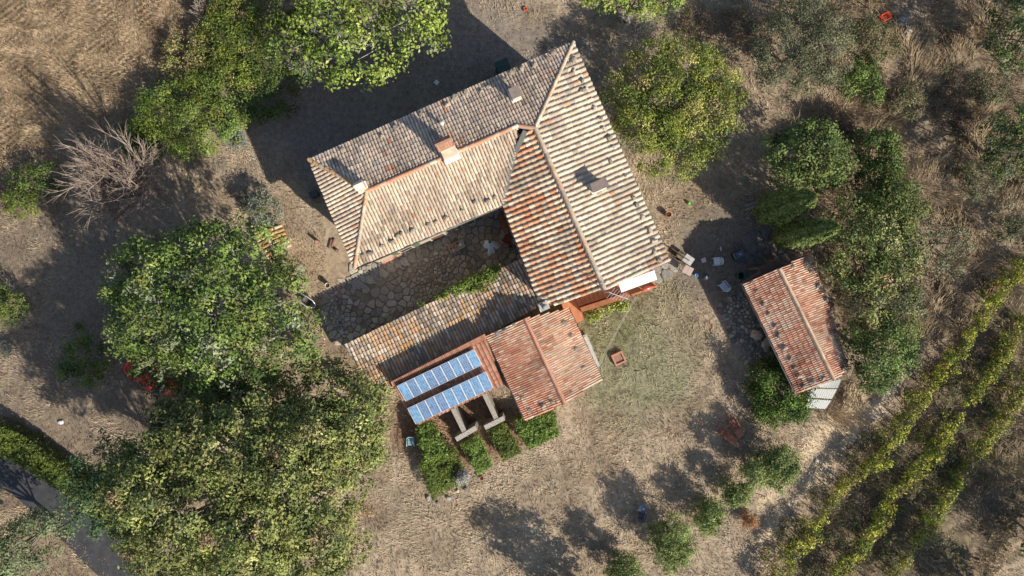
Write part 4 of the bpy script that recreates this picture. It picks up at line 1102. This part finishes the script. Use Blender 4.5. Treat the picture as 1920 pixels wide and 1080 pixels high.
# clay pots
def pot(label, px, py, r, h, col=(.46,.19,.10), grp=None, plant=None, z=0):
    p = P(px, py, z+h*.6); root = thing('flower_pot', label, 'pot', (p.x, p.y, z), 0, grp); mb = MB()
    mb.lathe([(r*.68,0),(r*.92,h*.8),(r,h*.8),(r,h),(r*.86,h),(r*.8,h*.75),(0.01,h*.75)], col, (p.x,p.y,z), 18)
    mb.build('pot_body', M['tile'], root)
    mb = MB(); mb.lathe([(r*.79,h*.74),(r*.5,h*.8),(0.01,h*.82)], (.06,.045,.03), (p.x,p.y,z), 12); mb.build('soil', M['stone'], root)
pot('round terracotta pot alone on the grass east of the farmhouse', 1253, 402, .23, .45)
pot('terracotta pot on the lit end of the courtyard ledge', 615, 535, .2, .5, (.5,.38,.28), None, None, .05)
pot('pale ringed pot by the east courtyard wall below the red crate', 957, 462, .17, .3, (.4,.27,.22))
pot('terracotta pot at the lower tip of the light green hedge', 903, 896, .17, .3)
# ball
mb = MB(); mb.lathe([(.01,-.12),(.07,-.1),(.11,-.05),(.12,0),(.11,.05),(.07,.1),(.01,.12)], (.08,.55,.06), n=14)
q = P(1291,381); solo('ball', mb, M['plastic'], 'bright green ball on the grass north east of the pot', 'ball', (q.x, q.y, .12))
# tiled kennel
k0 = P(515, 452, .7); root = thing('kennel', 'small kennel with orange barrel-tile roof touching the big leafy tree', 'kennel', (k0.x, k0.y, 0)); rz = D(24)
def LW(c, rz, x, y, z): return Vector((c[0]+x*math.cos(rz)-y*math.sin(rz), c[1]+x*math.sin(rz)+y*math.cos(rz), z))
mb = MB(); mb.box(LW(k0, rz, 0, 0, .45), (1.5, 1.4, .9), (.45,.38,.3), rz); mb.box(LW(k0, rz, .1, -.71, .35), (.5, .04, .6), (.03,.03,.03), rz); mb.build('wall', M['stone'], root)
rA, rB = LW(k0, rz, -.15, .95, 1.3), LW(k0, rz, -.15, -.95, 1.3); eA, eB = LW(k0, rz, 1.0, .95, .9), LW(k0, rz, 1.0, -.95, .9); wA, wB = LW(k0, rz, -1.0, .95, .95), LW(k0, rz, -1.0, -.95, .95)
KP = [(3,(.52,.30,.13)),(2,(.56,.40,.25)),(1,(.42,.22,.1))]
tiles('roof_slope', root, [eA, eB, rB, rA], (eA, eB), .34, .4, 'coppo', KP, (.35,.28,.2), 61, None, .24)
tiles('roof_slope', root, [wA, wB, rB, rA], (wA, wB), .34, .4, 'coppo', KP, (.35,.28,.2), 62, None, .24)
ridge(root, [rA+up, rB+up], .2, [(1,(.58,.48,.36))], 63)
# wooden logs and planks, west side
def plank(name, label, cat, a, b, z, w, h, col, mat='wood', grp=None):
    A_, B_ = P(*a, z), P(*b, z); mb = MB(); mb.beam(A_, B_, w, h, col); mb.beam(A_.lerp(B_, .05)+Vector((0,0,h*.45)), A_.lerp(B_, .95)+Vector((0,0,h*.45)), w*.5, h*.3, jit(col, .3))
    o = mb.build(name, M[mat]); off = A_.lerp(B_, .5); o.data.transform(__import__('mathutils').Matrix.Translation(-off)); o.location = off
    return tag(o, label, cat, grp)
plank('log', 'left one of two thin logs lying near the west eave', 'log', (617,466), (622,449), .08, .12, .1, (.2,.11,.08))
plank('log', 'right one of two thin logs lying near the west eave', 'log', (622,463), (628,448), .08, .12, .1, (.3,.17,.12))
def upright(label, px, py, h, col):
    p = P(px, py, h/2); mb = MB(); mb.tube([(0,0,-.05),(0.02,.01,h*.6),(0,0,h)], [.13,.12,.11], col, 9); mb.lathe([(.11,0),(.06,.015),(.01,.02)], jit(tuple(c*1.3 for c in col), .1), (0,0,h), 9)
    solo('log_stump', mb, M['bark'], label, 'stump', (p.x, p.y, 0), 0, 'stumps west of the farmhouse')
upright('upright log stump casting a short shadow, left of the two thin logs', 594, 453, .6, (.3,.17,.12)); upright('small dark stump right below the two thin logs', 631, 470, .3, (.2,.1,.09))
for k, (a, b) in enumerate([((1398,386),(1452,368)), ((1400,392),(1450,376))]):
    plank('wooden_plank', ['upper', 'lower'][k]+' grey weathered plank lying by the cypresses', 'plank', a, b, .3, .16, .05, (.34,.31,.28), grp='planks by the cypresses')
plank('concrete_slab', 'long pale concrete slab beside the east wall of the annex', 'slab', (1095,628), (1120,688), .3, .42, .3, (.42,.40,.36), 'stone')
# wheelbarrow
c = P(576, 566, .6); root = thing('wheelbarrow', 'metal tube-frame wheelbarrow half under the big leafy tree', 'wheelbarrow', (c.x, c.y, 0)); rz = D(-35)
mb = MB(); path = [LW(c, rz, *q) for q in [(-.75,.22,.5),(-.3,.3,.62),(.3,.3,.6),(.6,.12,.35),(.6,-.12,.35),(.3,-.3,.6),(-.3,-.3,.62),(-.75,-.22,.5)]]
mb.tube(path, .035, (.62,.66,.64), 7); mb.tube([LW(c, rz, -.3,.28,.6), LW(c, rz, -.35,.28,0)], .03, (.6,.62,.6), 6); mb.tube([LW(c, rz, -.3,-.28,.6), LW(c, rz, -.35,-.28,0)], .03, (.6,.62,.6), 6)
mb.build('frame', M['metal'], root)
mb = MB(); t4 = [LW(c, rz, -.4,.27,.6), LW(c, rz, .35,.27,.6), LW(c, rz, .35,-.27,.6), LW(c, rz, -.4,-.27,.6)]; b4 = [LW(c, rz, -.25,.16,.3), LW(c, rz, .2,.16,.3), LW(c, rz, .2,-.16,.3), LW(c, rz, -.25,-.16,.3)]
mb.add(t4+b4, [(4,5,6,7),(0,1,5,4),(1,2,6,5),(2,3,7,6),(3,0,4,7)], (.12,.10,.09)); mb.build('tray', M['metal'], root)
mb = MB(); w0 = LW(c, rz, .68,0,.18); ax = LW(c, rz, .68,1,.18)-w0
mb.tube([w0-ax*.04, w0+ax*.04], .18, (.05,.05,.05), 16); mb.build('wheel', M['plastic'], root)
# bucket and stone
root = thing('bucket', 'pale blue-grey metal bucket in the shade at the courtyard mouth', 'bucket', tuple(P(638,604,0))); c = P(638,604,.2)
mb = MB(); mb.lathe([(.14,0),(.2,.36),(.18,.36),(.13,.03),(.01,.02)], (.35,.42,.45), (c.x,c.y,0), 16); mb.build('bucket_body', M['metal'], root)
mb = MB(); mb.tube([(c.x-.2,c.y,.34),(c.x-.12,c.y+.14,.36),(c.x+.12,c.y+.14,.36),(c.x+.2,c.y,.34)], .012, (.5,.5,.5), 5); mb.build('handle', M['metal'], root)
def stone1(label, px, py, s, col, seed, flat=.4, name='stone'):
    p = P(px, py, s*flat); mb = MB(); mb.rock((0,0,0), (s, s*.75, s*flat), col, seed)
    return solo(name, mb, M['stone'], label, 'rock', (p.x, p.y, s*flat*.6), seed*.7)
stone1('pale flat stone beside the blue-grey bucket', 641, 622, .24, (.42,.41,.38), 3, .25)
stone1('white stone on the sunny courtyard ledge', 782, 462, .2, (.75,.73,.68), 4, .4)
stone1('dark rock with pale edges beside the red crate at the top right', 1693, 40, .55, (.2,.2,.19), 5, .5)
stone1('beige rock just below the dark rock at the top right', 1704, 58, .42, (.38,.34,.29), 6, .5)
stone1('white stone lying alone in the dry grass right of the dark twiggy shrub', 1698, 248, .16, (.7,.67,.6), 7)
stone1('whitish stone on the track between lawn and vines', 1532, 866, .2, (.62,.55,.45), 8)
stone1('small white stone near the road hedge in the lower left', 113, 792, .22, (.6,.6,.62), 9)
for k, (x, y, s, c) in enumerate([(803,934,.22,(.35,.34,.33)), (821,944,.16,(.22,.22,.22)), (841,935,.2,(.33,.35,.36)), (873,917,.2,(.12,.12,.13)), (858,921,.16,(.55,.5,.42))]):
    stone1(['light grey stone at the lower left foot of the leftmost hedge', 'small dark stone at the lowest tip of the leftmost hedge', 'round bluish stone right of the lowest hedge tip', 'black stone under the lavender tuft', 'beige stone between the black and the bluish stone'][k], x, y, s, c, 20+k, .5)
stone1('pale stone half seen in the bottom left corner leaves', 430, 942, .01, (.6,.6,.6), 30) if False else None
stone1('big tan boulder leaning on the west wall of the shed', 1420, 628, .5, (.55,.42,.29), 31, .6, 'boulder')
stone1('long tan boulder below the big tan boulder at the shed wall', 1438, 645, .5, (.5,.40,.29), 33, .4, 'boulder')
for k, (x, y) in enumerate([(1390,600),(1400,640),(1412,655),(1426,668),(1408,672),(1440,668),(1395,655),(1418,688),(1380,620),(1432,684)]):
    stone1('dark grey rubble stone on the paving west of the shed', x, y, .22, jit((.25,.225,.19), .3), 40+k, .5, 'rubble_stone')
    COL.objects[-1]['group'] = 'rubble stones west of the shed'
# sheets and boards north of the farmhouse
plank('paper_sheet', 'small white board lying in the shade north of the farmhouse', 'board', (815,152), (822,157), .05, .3, .03, (.6,.62,.63), 'plastic')
mb = MB(); mb.box((0,0,.9), (.9,.8,1.6), (.02,.05,.035)); mb.box((0,0,1.74), (.96,.86,.1), (.025,.06,.04)); c = P(943,124,1.6)
solo('compost_bin', mb, M['plastic'], 'dark green box bin half hidden behind the north eave', 'bin', (c.x, c.y, 0), HROT)
mb = MB(); mb.box((0,0,.35), (.55,.4,.7), (.03,.03,.035)); mb.box((0,0,.72), (.6,.45,.05), (.05,.05,.05)); c = P(588,364,.6)
solo('storage_box', mb, M['plastic'], 'black storage box by the west wall of the farmhouse', 'box', (c.x, c.y, 0), HROT)
# red crates
def crate(label, px, py, w, l, h, rz, col, z=0, cat='crate'):
    p = P(px, py, z+h*.5); mb = MB()
    mb.box((0,0,.02), (w,l,.04), col)
    for k in range(3):
        zz = .08+k*(h-.1)/2
        for s in (-1, 1): mb.box((s*w/2,0,zz), (.03,l,.07), col); mb.box((0,s*l/2,zz), (w,.03,.07), col)
    for sx in (-1,1):
        for sy in (-1,1): mb.box((sx*w/2,sy*l/2,h/2), (.05,.05,h), col)
    return solo('crate', mb, M['plastic'], label, cat, (p.x, p.y, z), rz)
crate('bright red-orange plastic crate in the dry grass at the top right', 1660, 32, .62, .48, .35, D(25), (.75,.10,.04))
crate('dark red crate by the east wall of the courtyard', 951, 449, .55, .55, .4, D(-30), (.32,.045,.03))
crate('tiny orange plastic crate near the top edge north of the farmhouse', 985, 17, .22, .2, .15, D(10), (.65,.14,.06))
# wooden crate table with pots
c = P(856, 462, .5); root = thing('potting_table', 'low wooden table with a raised rim in the middle of the courtyard', 'table', (c.x, c.y, 0)); rz = D(26)
mb = MB(); mb.box(LW(c, rz, 0,0,.5), (1.15,.6,.04), (.46,.38,.29), rz)
for s in (-1,1): mb.box(LW(c, rz, 0,s*.3,.55), (1.18,.04,.12), (.5,.42,.33), rz); mb.box(LW(c, rz, s*.58,0,.55), (.04,.6,.12), (.5,.42,.33), rz)
mb.build('table_top', M['wood'], root)
for sx in (-1,1):
    for sy in (-1,1):
        mb = MB(); mb.box(LW(c, rz, sx*.52,sy*.25,.25), (.06,.06,.5), (.35,.28,.2), rz); mb.build('leg', M['wood'], root)
for k, (x, y, r, h, col, lb) in enumerate([(-.42,.02,.1,.2,(.55,.2,.1),'orange pot at the left end of the low wooden table'), (-.12,.04,.15,.24,(.58,.23,.13),'largest orange pot on the low wooden table'), (-.33,-.18,.09,.12,(.7,.7,.7),'white cup at the lower left of the low wooden table'), (.12,-.05,.1,.16,(.5,.52,.5),'grey jar in the middle of the low wooden table'), (.3,.0,.13,.1,(.75,.73,.7),'white bowl at the right of the low wooden table'), (.17,.17,.08,.14,(.12,.1,.08),'small black pot on the low wooden table')]):
    q = LW(c, rz, x, y, .52); mb = MB(); mb.lathe([(r*.7,0),(r,h),(r*.85,h),(r*.6,h*.3),(.01,h*.3)], col, n=14); solo('pot', mb, M['tile'], lb, 'pot', tuple(q), 0, 'pots on the courtyard table')
# dracaena-like drying star (closed parasol)
c = P(918, 458, 0); root = thing('parasol', 'closed white parasol with splayed fabric folds in the courtyard', 'parasol', (c.x, c.y, 0))
top = P(918, 454, 1.9); mb = MB(); mb.tube([(c.x, c.y, 0), top], .03, (.2,.12,.08), 8); mb.lathe([(.07,-.05),(.09,.0),(.03,.06)], (.09,.05,.04), tuple(top), 12); mb.build('pole', M['wood'], root)
for k, (dx, dy, w) in enumerate([(0,24,.15),(8,20,.13),(17,10,.14),(12,-1,.12),(-10,8,.22),(-10,-1,.18)]):
    e2 = P(918+dx, 456+dy, 1.45); mb = MB(); d = (e2-top).normalized(); x = d.cross(Vector((0,0,1))).normalized()
    vs = []
    for t, ww, hh in ((.06,.25,.02),(.35,.8,.06),(.7,1.0,.05),(.88,.9,.02),(1,.15,0)):
        m_ = top.lerp(e2, t); vs += [m_-x*w*ww, m_+Vector((0,0,hh)), m_+x*w*ww]
    fs = []
    for r_ in range(4):
        o = r_*3; fs += [(o,o+1,o+4,o+3),(o+1,o+2,o+5,o+4)]
    mb.add(vs, fs, (.62,.64,.66)); mb.build('fabric_fold', M['cloth'], root)
for dx, dy in ((-8,-10),(4,-15)):
    mb = MB(); mb.tube([top, P(918+dx, 454+dy, 1.6)], [.03,.02], (.5,.38,.22), 6); mb.build('rib', M['wood'], root)
# benches in the courtyard
def bench(label, px, py, rz, L, col, z=0):
    c = P(px, py, .45); root = thing('garden_bench', label, 'bench', (c.x, c.y, 0)); mb = MB()
    for k in range(4): mb.box(LW(c, rz, 0, -.17+k*.115, .45), (L, .1, .035), jit(col, .12), rz)
    mb.build('seat', M['wood'], root); mb = MB()
    for k in range(3): mb.box(LW(c, rz, 0, .25, .58+k*.13), (L, .03, .09), jit(col, .12), rz)
    mb.build('backrest', M['wood'], root)
    for sx in (-1,1):
        for sy in (-1,1): mb = MB(); mb.box(LW(c, rz, sx*(L/2-.08), sy*.18, .22), (.06,.06,.44), col, rz); mb.build('leg', M['wood'], root)
bench('reddish-brown wooden bench along the east wall of the courtyard', 943, 419, D(114+180), 1.4, (.33,.13,.055))
bench('dark slatted wooden bench below the north eave of the courtyard', 905, 401, D(24), .9, (.12,.065,.05))
c = P(733, 480, .35); mb = MB(); mb.box((0,0,.15), (1.7,.55,.3), (.5,.28,.2)); 
for k in range(6): mb.box((-.7+k*.28,0,.315), (.27,.54,.035), jit((.56,.32,.24), .12))
solo('brick_bench', mb, M['tile'], 'low pink brick bench against the courtyard wall in the sun', 'bench', (c.x, c.y, .05), HROT)
# manhole / square brick planter on the lawn
c = P(1160, 672, .2); root = thing('square_planter', 'square brick-red planter box standing on the lawn', 'planter', (c.x, c.y, 0), D(25)); mb = MB()
for s in (-1,1): mb.box((s*.38,0,.15), (.12,.88,.3), (.42,.22,.15)); mb.box((0,s*.38,.15), (.64,.12,.3), (.42,.22,.15))
mb.build('frame', M['tile'], root, False); mb = MB(); mb.box((0,0,.1), (.64,.64,.2), (.30,.17,.12)); mb.build('soil', M['stone'], root, False)
# folding tables near the south east corner
def table(label, px, py, w, l, h, rz, col, cat='table', name='garden_table', tilt=0):
    c = P(px, py, h); root = thing(name, label, cat, (c.x, c.y, 0), rz); mb = MB(); mb.box((0,0,h), (w,l,.04), col, 0, tilt)
    mb.box((0,0,h+.024), (w*.03,l*.98,.004), tuple(x*.8 for x in col), 0, tilt); mb.build('table_top', M['plastic'], root, False)
    for sx in (-1,1):
        for sy in (-1,1): mb = MB(); mb.box((sx*w*.42,sy*l*.42,h/2), (.04,.04,h), tuple(x*.6 for x in col)); mb.build('leg', M['metal'], root, False)
    return root
table('pinkish square garden table at the south east corner of the farmhouse', 1290, 507, .68, .62, .74, D(-27), (.46,.35,.31))
r_ = table('grey slatted folding table beside the pinkish garden table', 1291, 487, .72, .62, .74, D(-35), (.44,.44,.43))
table('small pink stool right of the grey folding table', 1319.5, 488, .33, .33, .42, D(20), (.62,.42,.50), 'stool', 'stool')
mb = MB()
for k in range(2): mb.box((0,.3-k*.5,.65), (1.6,.06,1.3), jit((.12,.08,.055), .2), 0, .15)
c = P(1270, 482, .8); solo('wooden_door', mb, M['wood'], 'pair of dark old doors propped between farmhouse corner and tables', 'doors', (c.x, c.y, 0), D(-35))
# blue bowl
mb = MB(); mb.lathe([(.08,0),(.14,.14),(.12,.14),(.05,.03),(.01,.03)], (.12,.45,.75), n=14); c = P(1306,516,.1); solo('bowl', mb, M['plastic'], 'light blue plastic bowl beside the pinkish table', 'bowl', (c.x, c.y, 0))
mb = MB(); mb.tube([(-.14,0,.06),(.14,0,.06)], .06, (.62,.64,.66), 10); mb.tube([(.14,0,.06),(.2,0,.06)], .03, (.5,.5,.5), 8); c = P(1351,466); solo('bottle', mb, M['plastic'], 'white plastic bottle lying above the white armchair', 'bottle', (c.x, c.y, 0), D(-80))
# plastic armchair
def armchair(label, px, py, rz, slat, col=(.62,.66,.72)):
    c = P(px, py, .5); root = thing('plastic_armchair' if not slat else 'reclining_chair', label, 'chair', (c.x, c.y, 0), rz, None); k = 1 if not slat else 1.25
    mb = MB(); mb.box((0,0,.42), (.46*k,.46,.035), col)
    if slat:
        for i in range(5): mb.box((-.2+i*.1*k,0,.445), (.07,.42,.02), jit(tuple(x*.8 for x in col), .05))
    mb.build('seat', M['plastic'], root, False)
    mb = MB(); n = 7; R_ = .26*k
    arc_ = [(.20*k+.05*math.cos(a)*0-.0+.16*math.cos(a), .26*math.sin(a), .82) for a in np.linspace(-PI/2, PI/2, 9)]
    mb.tube(arc_, .03, col, 6)
    for i in (2,3,4,5,6):
        a = arc_[i]; mb.beam(a, (.2*k, a[1]*.7, .44), .05, .02, col)
    mb.build('backrest', M['plastic'], root, False)
    for s in (-1,1):
        mb = MB(); mb.tube([(.22*k,s*.27,.68),(-.2*k,s*.28,.66),(-.27*k,s*.28,.62)], .03, col, 6); mb.tube([(-.24*k,s*.28,.64),(-.24*k,s*.27,.42)], .022, col, 6); mb.build('armrest', M['plastic'], root, False)
        for x in (-.22*k, .22*k): mb = MB(); mb.beam((x,s*.22,.42), (x*1.1,s*.25,0), .05, .03, col); mb.build('leg', M['plastic'], root, False)
armchair('white plastic armchair in the shade, between pink stool and gas grill', 1345, 490, D(5), False)
armchair('bluish-white slatted reclining chair nearest the shed roof corner', 1358, 537, D(-50), True, (.55,.62,.72))
armchair('blue-black garden chair in the shade of the lower right saplings', 1203, 968, D(-100), False, (.06,.07,.11))
armchair('small dark pale-backed chair just above the blue-black garden chair', 1204, 953, D(80), False, (.2,.24,.32))
armchair('small light blue chair in the shade left of the leftmost hedge', 770, 828, D(90), True, (.3,.45,.5))
# kettle grill and gas grill
c = P(1322,519,.6); root = thing('kettle_grill', 'round black kettle grill standing below the white armchair', 'grill', (c.x,c.y,0)); mb = MB()
mb.lathe([(.05,.42),(.2,.5),(.27,.65),(.27,.68),(.2,.82),(.06,.88),(.02,.9)], (.045,.05,.07), (c.x,c.y,0), 20); mb.build('grill_body', M['metal'], root)
for k in range(3):
    a = k*2.09; mb = MB(); mb.tube([(c.x+.15*math.cos(a),c.y+.15*math.sin(a),.5),(c.x+.26*math.cos(a),c.y+.26*math.sin(a),0)], .015, (.3,.3,.3), 5); mb.build('leg', M['metal'], root)
mb = MB(); mb.tube([(c.x-.06,c.y,.9),(c.x-.05,c.y,.95),(c.x+.05,c.y,.95),(c.x+.06,c.y,.9)], .014, (.4,.4,.42), 6); mb.build('handle', M['metal'], root)
c = P(1386,477,.9); root = thing('gas_grill', 'boxy blue-black gas grill with side shelf near the shed porch', 'grill', (c.x,c.y,0)); rz = D(25)
mb = MB(); mb.box(LW(c,rz,0,0,.45), (.6,.45,.85), (.03,.035,.045), rz); mb.build('cabinet', M['metal'], root)
mb = MB(); mb.box(LW(c,rz,0,0,.98), (.64,.5,.2), (.075,.10,.14), rz); mb.box(LW(c,rz,0,.02,1.1), (.5,.36,.08), (.085,.11,.155), rz); mb.lathe([(.05,0),(.05,.02),(.01,.03)], (.6,.62,.65), tuple(LW(c,rz,0,0,1.14)), 10); mb.build('lid', M['metal'], root)
mb = MB(); mb.tube([LW(c,rz,-.3,-.25,1.0), LW(c,rz,-.42,-.18,1.02), LW(c,rz,-.42,.18,1.02), LW(c,rz,-.3,.25,1.0)], .02, (.5,.52,.5), 6); mb.build('handle', M['metal'], root)
mb = MB()
for k in range(5): mb.box(LW(c,rz,-.2+k*.11,-.45,.86), (.09,.36,.03), (.06,.07,.09), rz)
mb.build('side_shelf', M['metal'], root)
# wooden porch frame at the north end of the shed, with a bin
c = P(1443,505,2.3); root = thing('wooden_porch', 'open brown wooden lean-to at the north gable of the shed', 'porch', (c.x,c.y,0)); rz = D(24)
mb = MB()
for k in range(9): mb.box(LW(c,rz,-.72+k*.18,0,2.35), (.17,.95,.03), jit((.2,.12,.085), .2), rz)
mb.build('roof', M['wood'], root)
for sx in (-1,1): mb = MB(); mb.box(LW(c,rz,sx*.75,.42,1.17), (.1,.1,2.34), (.2,.14,.1), rz); mb.build('post', M['wood'], root)
plank('wooden_beam', 'long wooden beam leaning along the north gable of the shed', 'beam', (1393,530), (1424,511), 2.6, .12, .1, (.2,.15,.11))
mb = MB(); mb.lathe([(.25,0),(.3,.75),(.27,.75),(.22,.1),(.01,.1)], (.02,.07,.05), n=18); c = P(1390,517,.6); solo('water_butt', mb, M['plastic'], 'round dark green tub by the north west corner of the shed', 'tub', (c.x,c.y,0))
mb = MB(); mb.box((0,0,.15), (.55,.09,.3), (.62,.48,.36), 0); mb.box((.2,0,.33), (.2,.08,.08), (.5,.4,.3)); c = P(1478,482,1.0); solo('split_log', mb, M['wood'], 'pale split board standing beside the wooden lean-to', 'board', (c.x,c.y,.6), D(-55))
# loungers
def lounger(label, px, py, rz):
    c = P(px, py, .4); root = thing('garden_lounger', label, 'lounger', (c.x,c.y,0), rz, 'wooden loungers under the saplings'); col = (.34,.13,.075)
    mb = MB()
    for k in range(6): mb.box((-.32+k*.115,0,.36), (.09,.52,.03), jit(col,.2))
    mb.build('seat', M['wood'], root, False)
    mb = MB()
    for k in range(5): mb.box((.42+k*.11,0,.42+k*.055), (.1,.5,.03), jit((.40,.16,.09),.15), 0, -.46, 'Y')
    mb.build('backrest', M['wood'], root, False)
    mb = MB()
    for s in (-1,1): mb.beam((-.38,s*.16,.34), (-.95,s*.16,.24), .05, .05, col)
    mb.box((-.95,0,.24), (.06,.38,.05), col); mb.box((-.65,0,.29), (.05,.3,.04), col); mb.build('footrest', M['wood'], root, False)
    for s in (-1,1): mb = MB(); mb.beam((-.34,s*.3,.52), (.42,s*.3,.56), .07, .04, (.28,.11,.07)); mb.build('armrest', M['wood'], root, False)
    for sx in (-1,1):
        for sy in (-1,1): mb = MB(); mb.beam((sx*.3,sy*.27,.54), (sx*.4,sy*.27,0), .05, .05, col); mb.build('leg', M['wood'], root, False)
lounger('rusty brown wooden lounger, the lower left one of the pair', 1360, 813, D(-42)); lounger('rusty brown wooden lounger, the upper right one of the pair', 1377, 797, D(-62))
mb = MB(); mb.box((0,0,.06), (.5,.14,.06), (.7,.12,.08)); mb.box((0,.07,.1), (.46,.1,.05), (.75,.65,.62)); mb.box((.05,-.08,.09), (.3,.06,.04), (.75,.68,.66)); c = P(1408,764); solo('toy_sled', mb, M['plastic'], 'small red and white toy lying left of the round glossy bush', 'toy', (c.x,c.y,0), D(38))
# corrugated sheets lean-to
gr = thing('sheet_leanto', 'lean-to of three pale grey corrugated sheets at the south end of the shed', 'lean-to', tuple(P(1545,740,0)))
def corr(poly, z):
    a, b, c_, d = [P(x, y, zz) for (x, y), zz in zip(poly, z)]; mb = MB(); n = 22; vs = []
    for k in range(n+1):
        t = k/n; o = Vector((0,0,.0015*math.sin(k*PI/1.0*.999+PI/2)))
        vs += [a.lerp(b, t)+o, d.lerp(c_, t)+o]
    mb.add(vs, [(2*k, 2*k+2, 2*k+3, 2*k+1) for k in range(n)], (.21,.225,.22)); mb.build('corrugated_sheet', M['metal'], gr)
corr([(1527,722),(1578,711),(1571,728),(1524,726)], (1.9,1.9,1.85,1.85)); corr([(1522,729),(1570,730),(1560,748),(1517,745)], (1.85,1.85,1.75,1.75)); corr([(1516,748),(1559,751),(1548,767),(1511,764)], (1.75,1.75,1.65,1.65))
for x, y in ((1514,762),(1547,765),(1574,716)):
    mb = MB(); p = P(x, y, 1.6); mb.box((p.x,p.y,.83), (.08,.08,1.66), (.3,.22,.15)); mb.build('post', M['wood'], gr)
# satellite dish / red parasol piece on the staircase, antenna
mb = MB(); c = P(1213,541,3.9); mb.lathe([(.02,.12),(.2,.08),(.42,.0),(.43,.01),(.2,.11),(.02,.15)], (.62,.12,.08), n=18, sy=.42); mb.tube([(0,0,-.5),(0,0,.12)], .02, (.5,.5,.5), 6)
solo('red_dish', mb, M['paint'], 'small red dish on a pole at the upper end of the staircase', 'dish', tuple(c), D(20))
an = thing('roof_antenna', 'grey aerial with crossed rods above the orange staircase', 'antenna', tuple(plE.ray(1136,548)))
b = Vector(an.location); t = P(1133,548,9.6); mb = MB(); mb.tube([b-Vector((0,0,.6)), Vector((b.x,b.y,9.7))], .03, (.55,.55,.56), 6); mb.build('mast', M['metal'], an)
m0, m1 = Vector((b.x,b.y,9.4)), P(1178,561,9.2); mb = MB(); mb.beam(m0, m1, .03, .03, (.5,.5,.52)); mb.build('boom', M['metal'], an)
d = (m1-m0).normalized(); x = Vector((.6,.78,0))
for k in range(7):
    q = m0.lerp(m1, .1+k*.14); mb = MB(); L_ = .42-.03*k; mb.beam(q-x*L_, q+x*L_, .016, .016, (.6,.6,.6)); mb.build('rod', M['metal'], an)
# cables
def cable(label, a, b, sag, r=.009, col=(.5,.5,.48)):
    mb = MB(); pts = [a.lerp(b, k/10)-Vector((0,0,sag*4*(k/10)*(1-k/10))) for k in range(11)]; mb.tube(pts, r, col, 5)
    o = mb.build('cable', M['plastic']); o.data.transform(__import__('mathutils').Matrix.Translation(-a)); o.location = a; tag(o, label, 'cable')
cable('left one of two pale cables running from the staircase to the annex', P(1193,555,4.0), P(1118,692,2.6), .3); cable('right one of two pale cables running from the staircase to the annex', P(1197,553,4.0), P(1122,690,2.4), .4)
cable('thin cable crossing the mossy outbuilding roof to the corner chimney', plL.ray(923,540)+Vector((0,0,.3)), P(1004,578,6.8), .1)
cable('thin pale green rope in the dry grass right of the yellow-green tree', P(1330,113,.4), P(1388,88,.5), .1, .018, (.35,.45,.3))

# ---------------------------------------------------------------- red car under the tree
c = P(278, 706, .7); car = thing('parked_car', 'red car parked mostly hidden under the big leafy trees', 'car', (c.x,c.y,0), D(-38))
red = (.55,.025,.015)
def loft(mb, secs, col, closed=True):
    n = len(secs[0]); vs = [v for s in secs for v in s]; fs = []
    for k in range(len(secs)-1):
        for j in range(n-1): fs.append((k*n+j, k*n+j+1, (k+1)*n+j+1, (k+1)*n+j))
    fs += [tuple(range(n))[::-1], tuple((len(secs)-1)*n+j for j in range(n))]
    mb.add(vs, fs, col, True)
def sec(x, w, z, zr): return [(x,-w*.92,.25),(x,-w,.5),(x,-w*.97,z*.92),(x,-w*.8,z),(x,0,z+zr),(x,w*.8,z),(x,w*.97,z*.92),(x,w,.5),(x,w*.92,.25)]
mb = MB(); loft(mb, [sec(-2.0,.55,.62,.0),sec(-1.93,.74,.78,.02),sec(-1.5,.82,.92,.03),sec(-.6,.84,.95,.03),sec(.9,.84,.95,.02),sec(1.6,.81,.88,.03),sec(1.9,.7,.75,.02),sec(2.0,.5,.6,0)], red); mb.build('body', M['paint'], car, False)
def sec2(x, w, z): return [(x,-w,.9),(x,-w*.86,z-.06),(x,-w*.7,z),(x,w*.7,z),(x,w*.86,z-.06),(x,w,.9)]
mb = MB(); loft(mb, [sec2(-1.15,.72,.98),sec2(-.55,.72,1.40),sec2(.6,.74,1.43),sec2(1.3,.72,1.25),sec2(1.6,.68,.98)], (.02,.022,.025)); mb.build('window', M['glass'], car, False)
mb = MB(); loft(mb, [sec2(-.52,.62,1.425),sec2(.0,.64,1.455),sec2(.62,.64,1.455),sec2(1.15,.6,1.36)], red)
for s in (-1,1): mb.beam((-1.2,s*.66,.98), (-.52,s*.58,1.42), .06, .04, red)
mb.build('roof', M['paint'], car, False)
for sx in (-1.25, 1.2):
    for sy in (-1,1):
        mb = MB(); mb.tube([(sx,sy*.66,.31),(sx,sy*.84,.31)], .31, (.03,.03,.03), 20); w = mb.build('wheel', M['plastic'], car, False)
        mb = MB(); mb.tube([(sx,sy*.80,.31),(sx,sy*.855,.31)], .19, (.5,.5,.52), 14); r = mb.build('rim', M['metal'], w, False)
for sy in (-1,1):
    mb = MB(); mb.box((-1.9,sy*.55,.66), (.14,.28,.13), (.7,.7,.72)); mb.build('headlight', M['glass'], car, False)
    mb = MB(); mb.box((-.75,sy*.92,.98), (.14,.2,.12), red); mb.build('wing_mirror', M['paint'], car, False)
mb = MB(); mb.box((-1.98,0,.5), (.06,.9,.18), (.03,.03,.03)); mb.build('grille', M['plastic'], car, False)
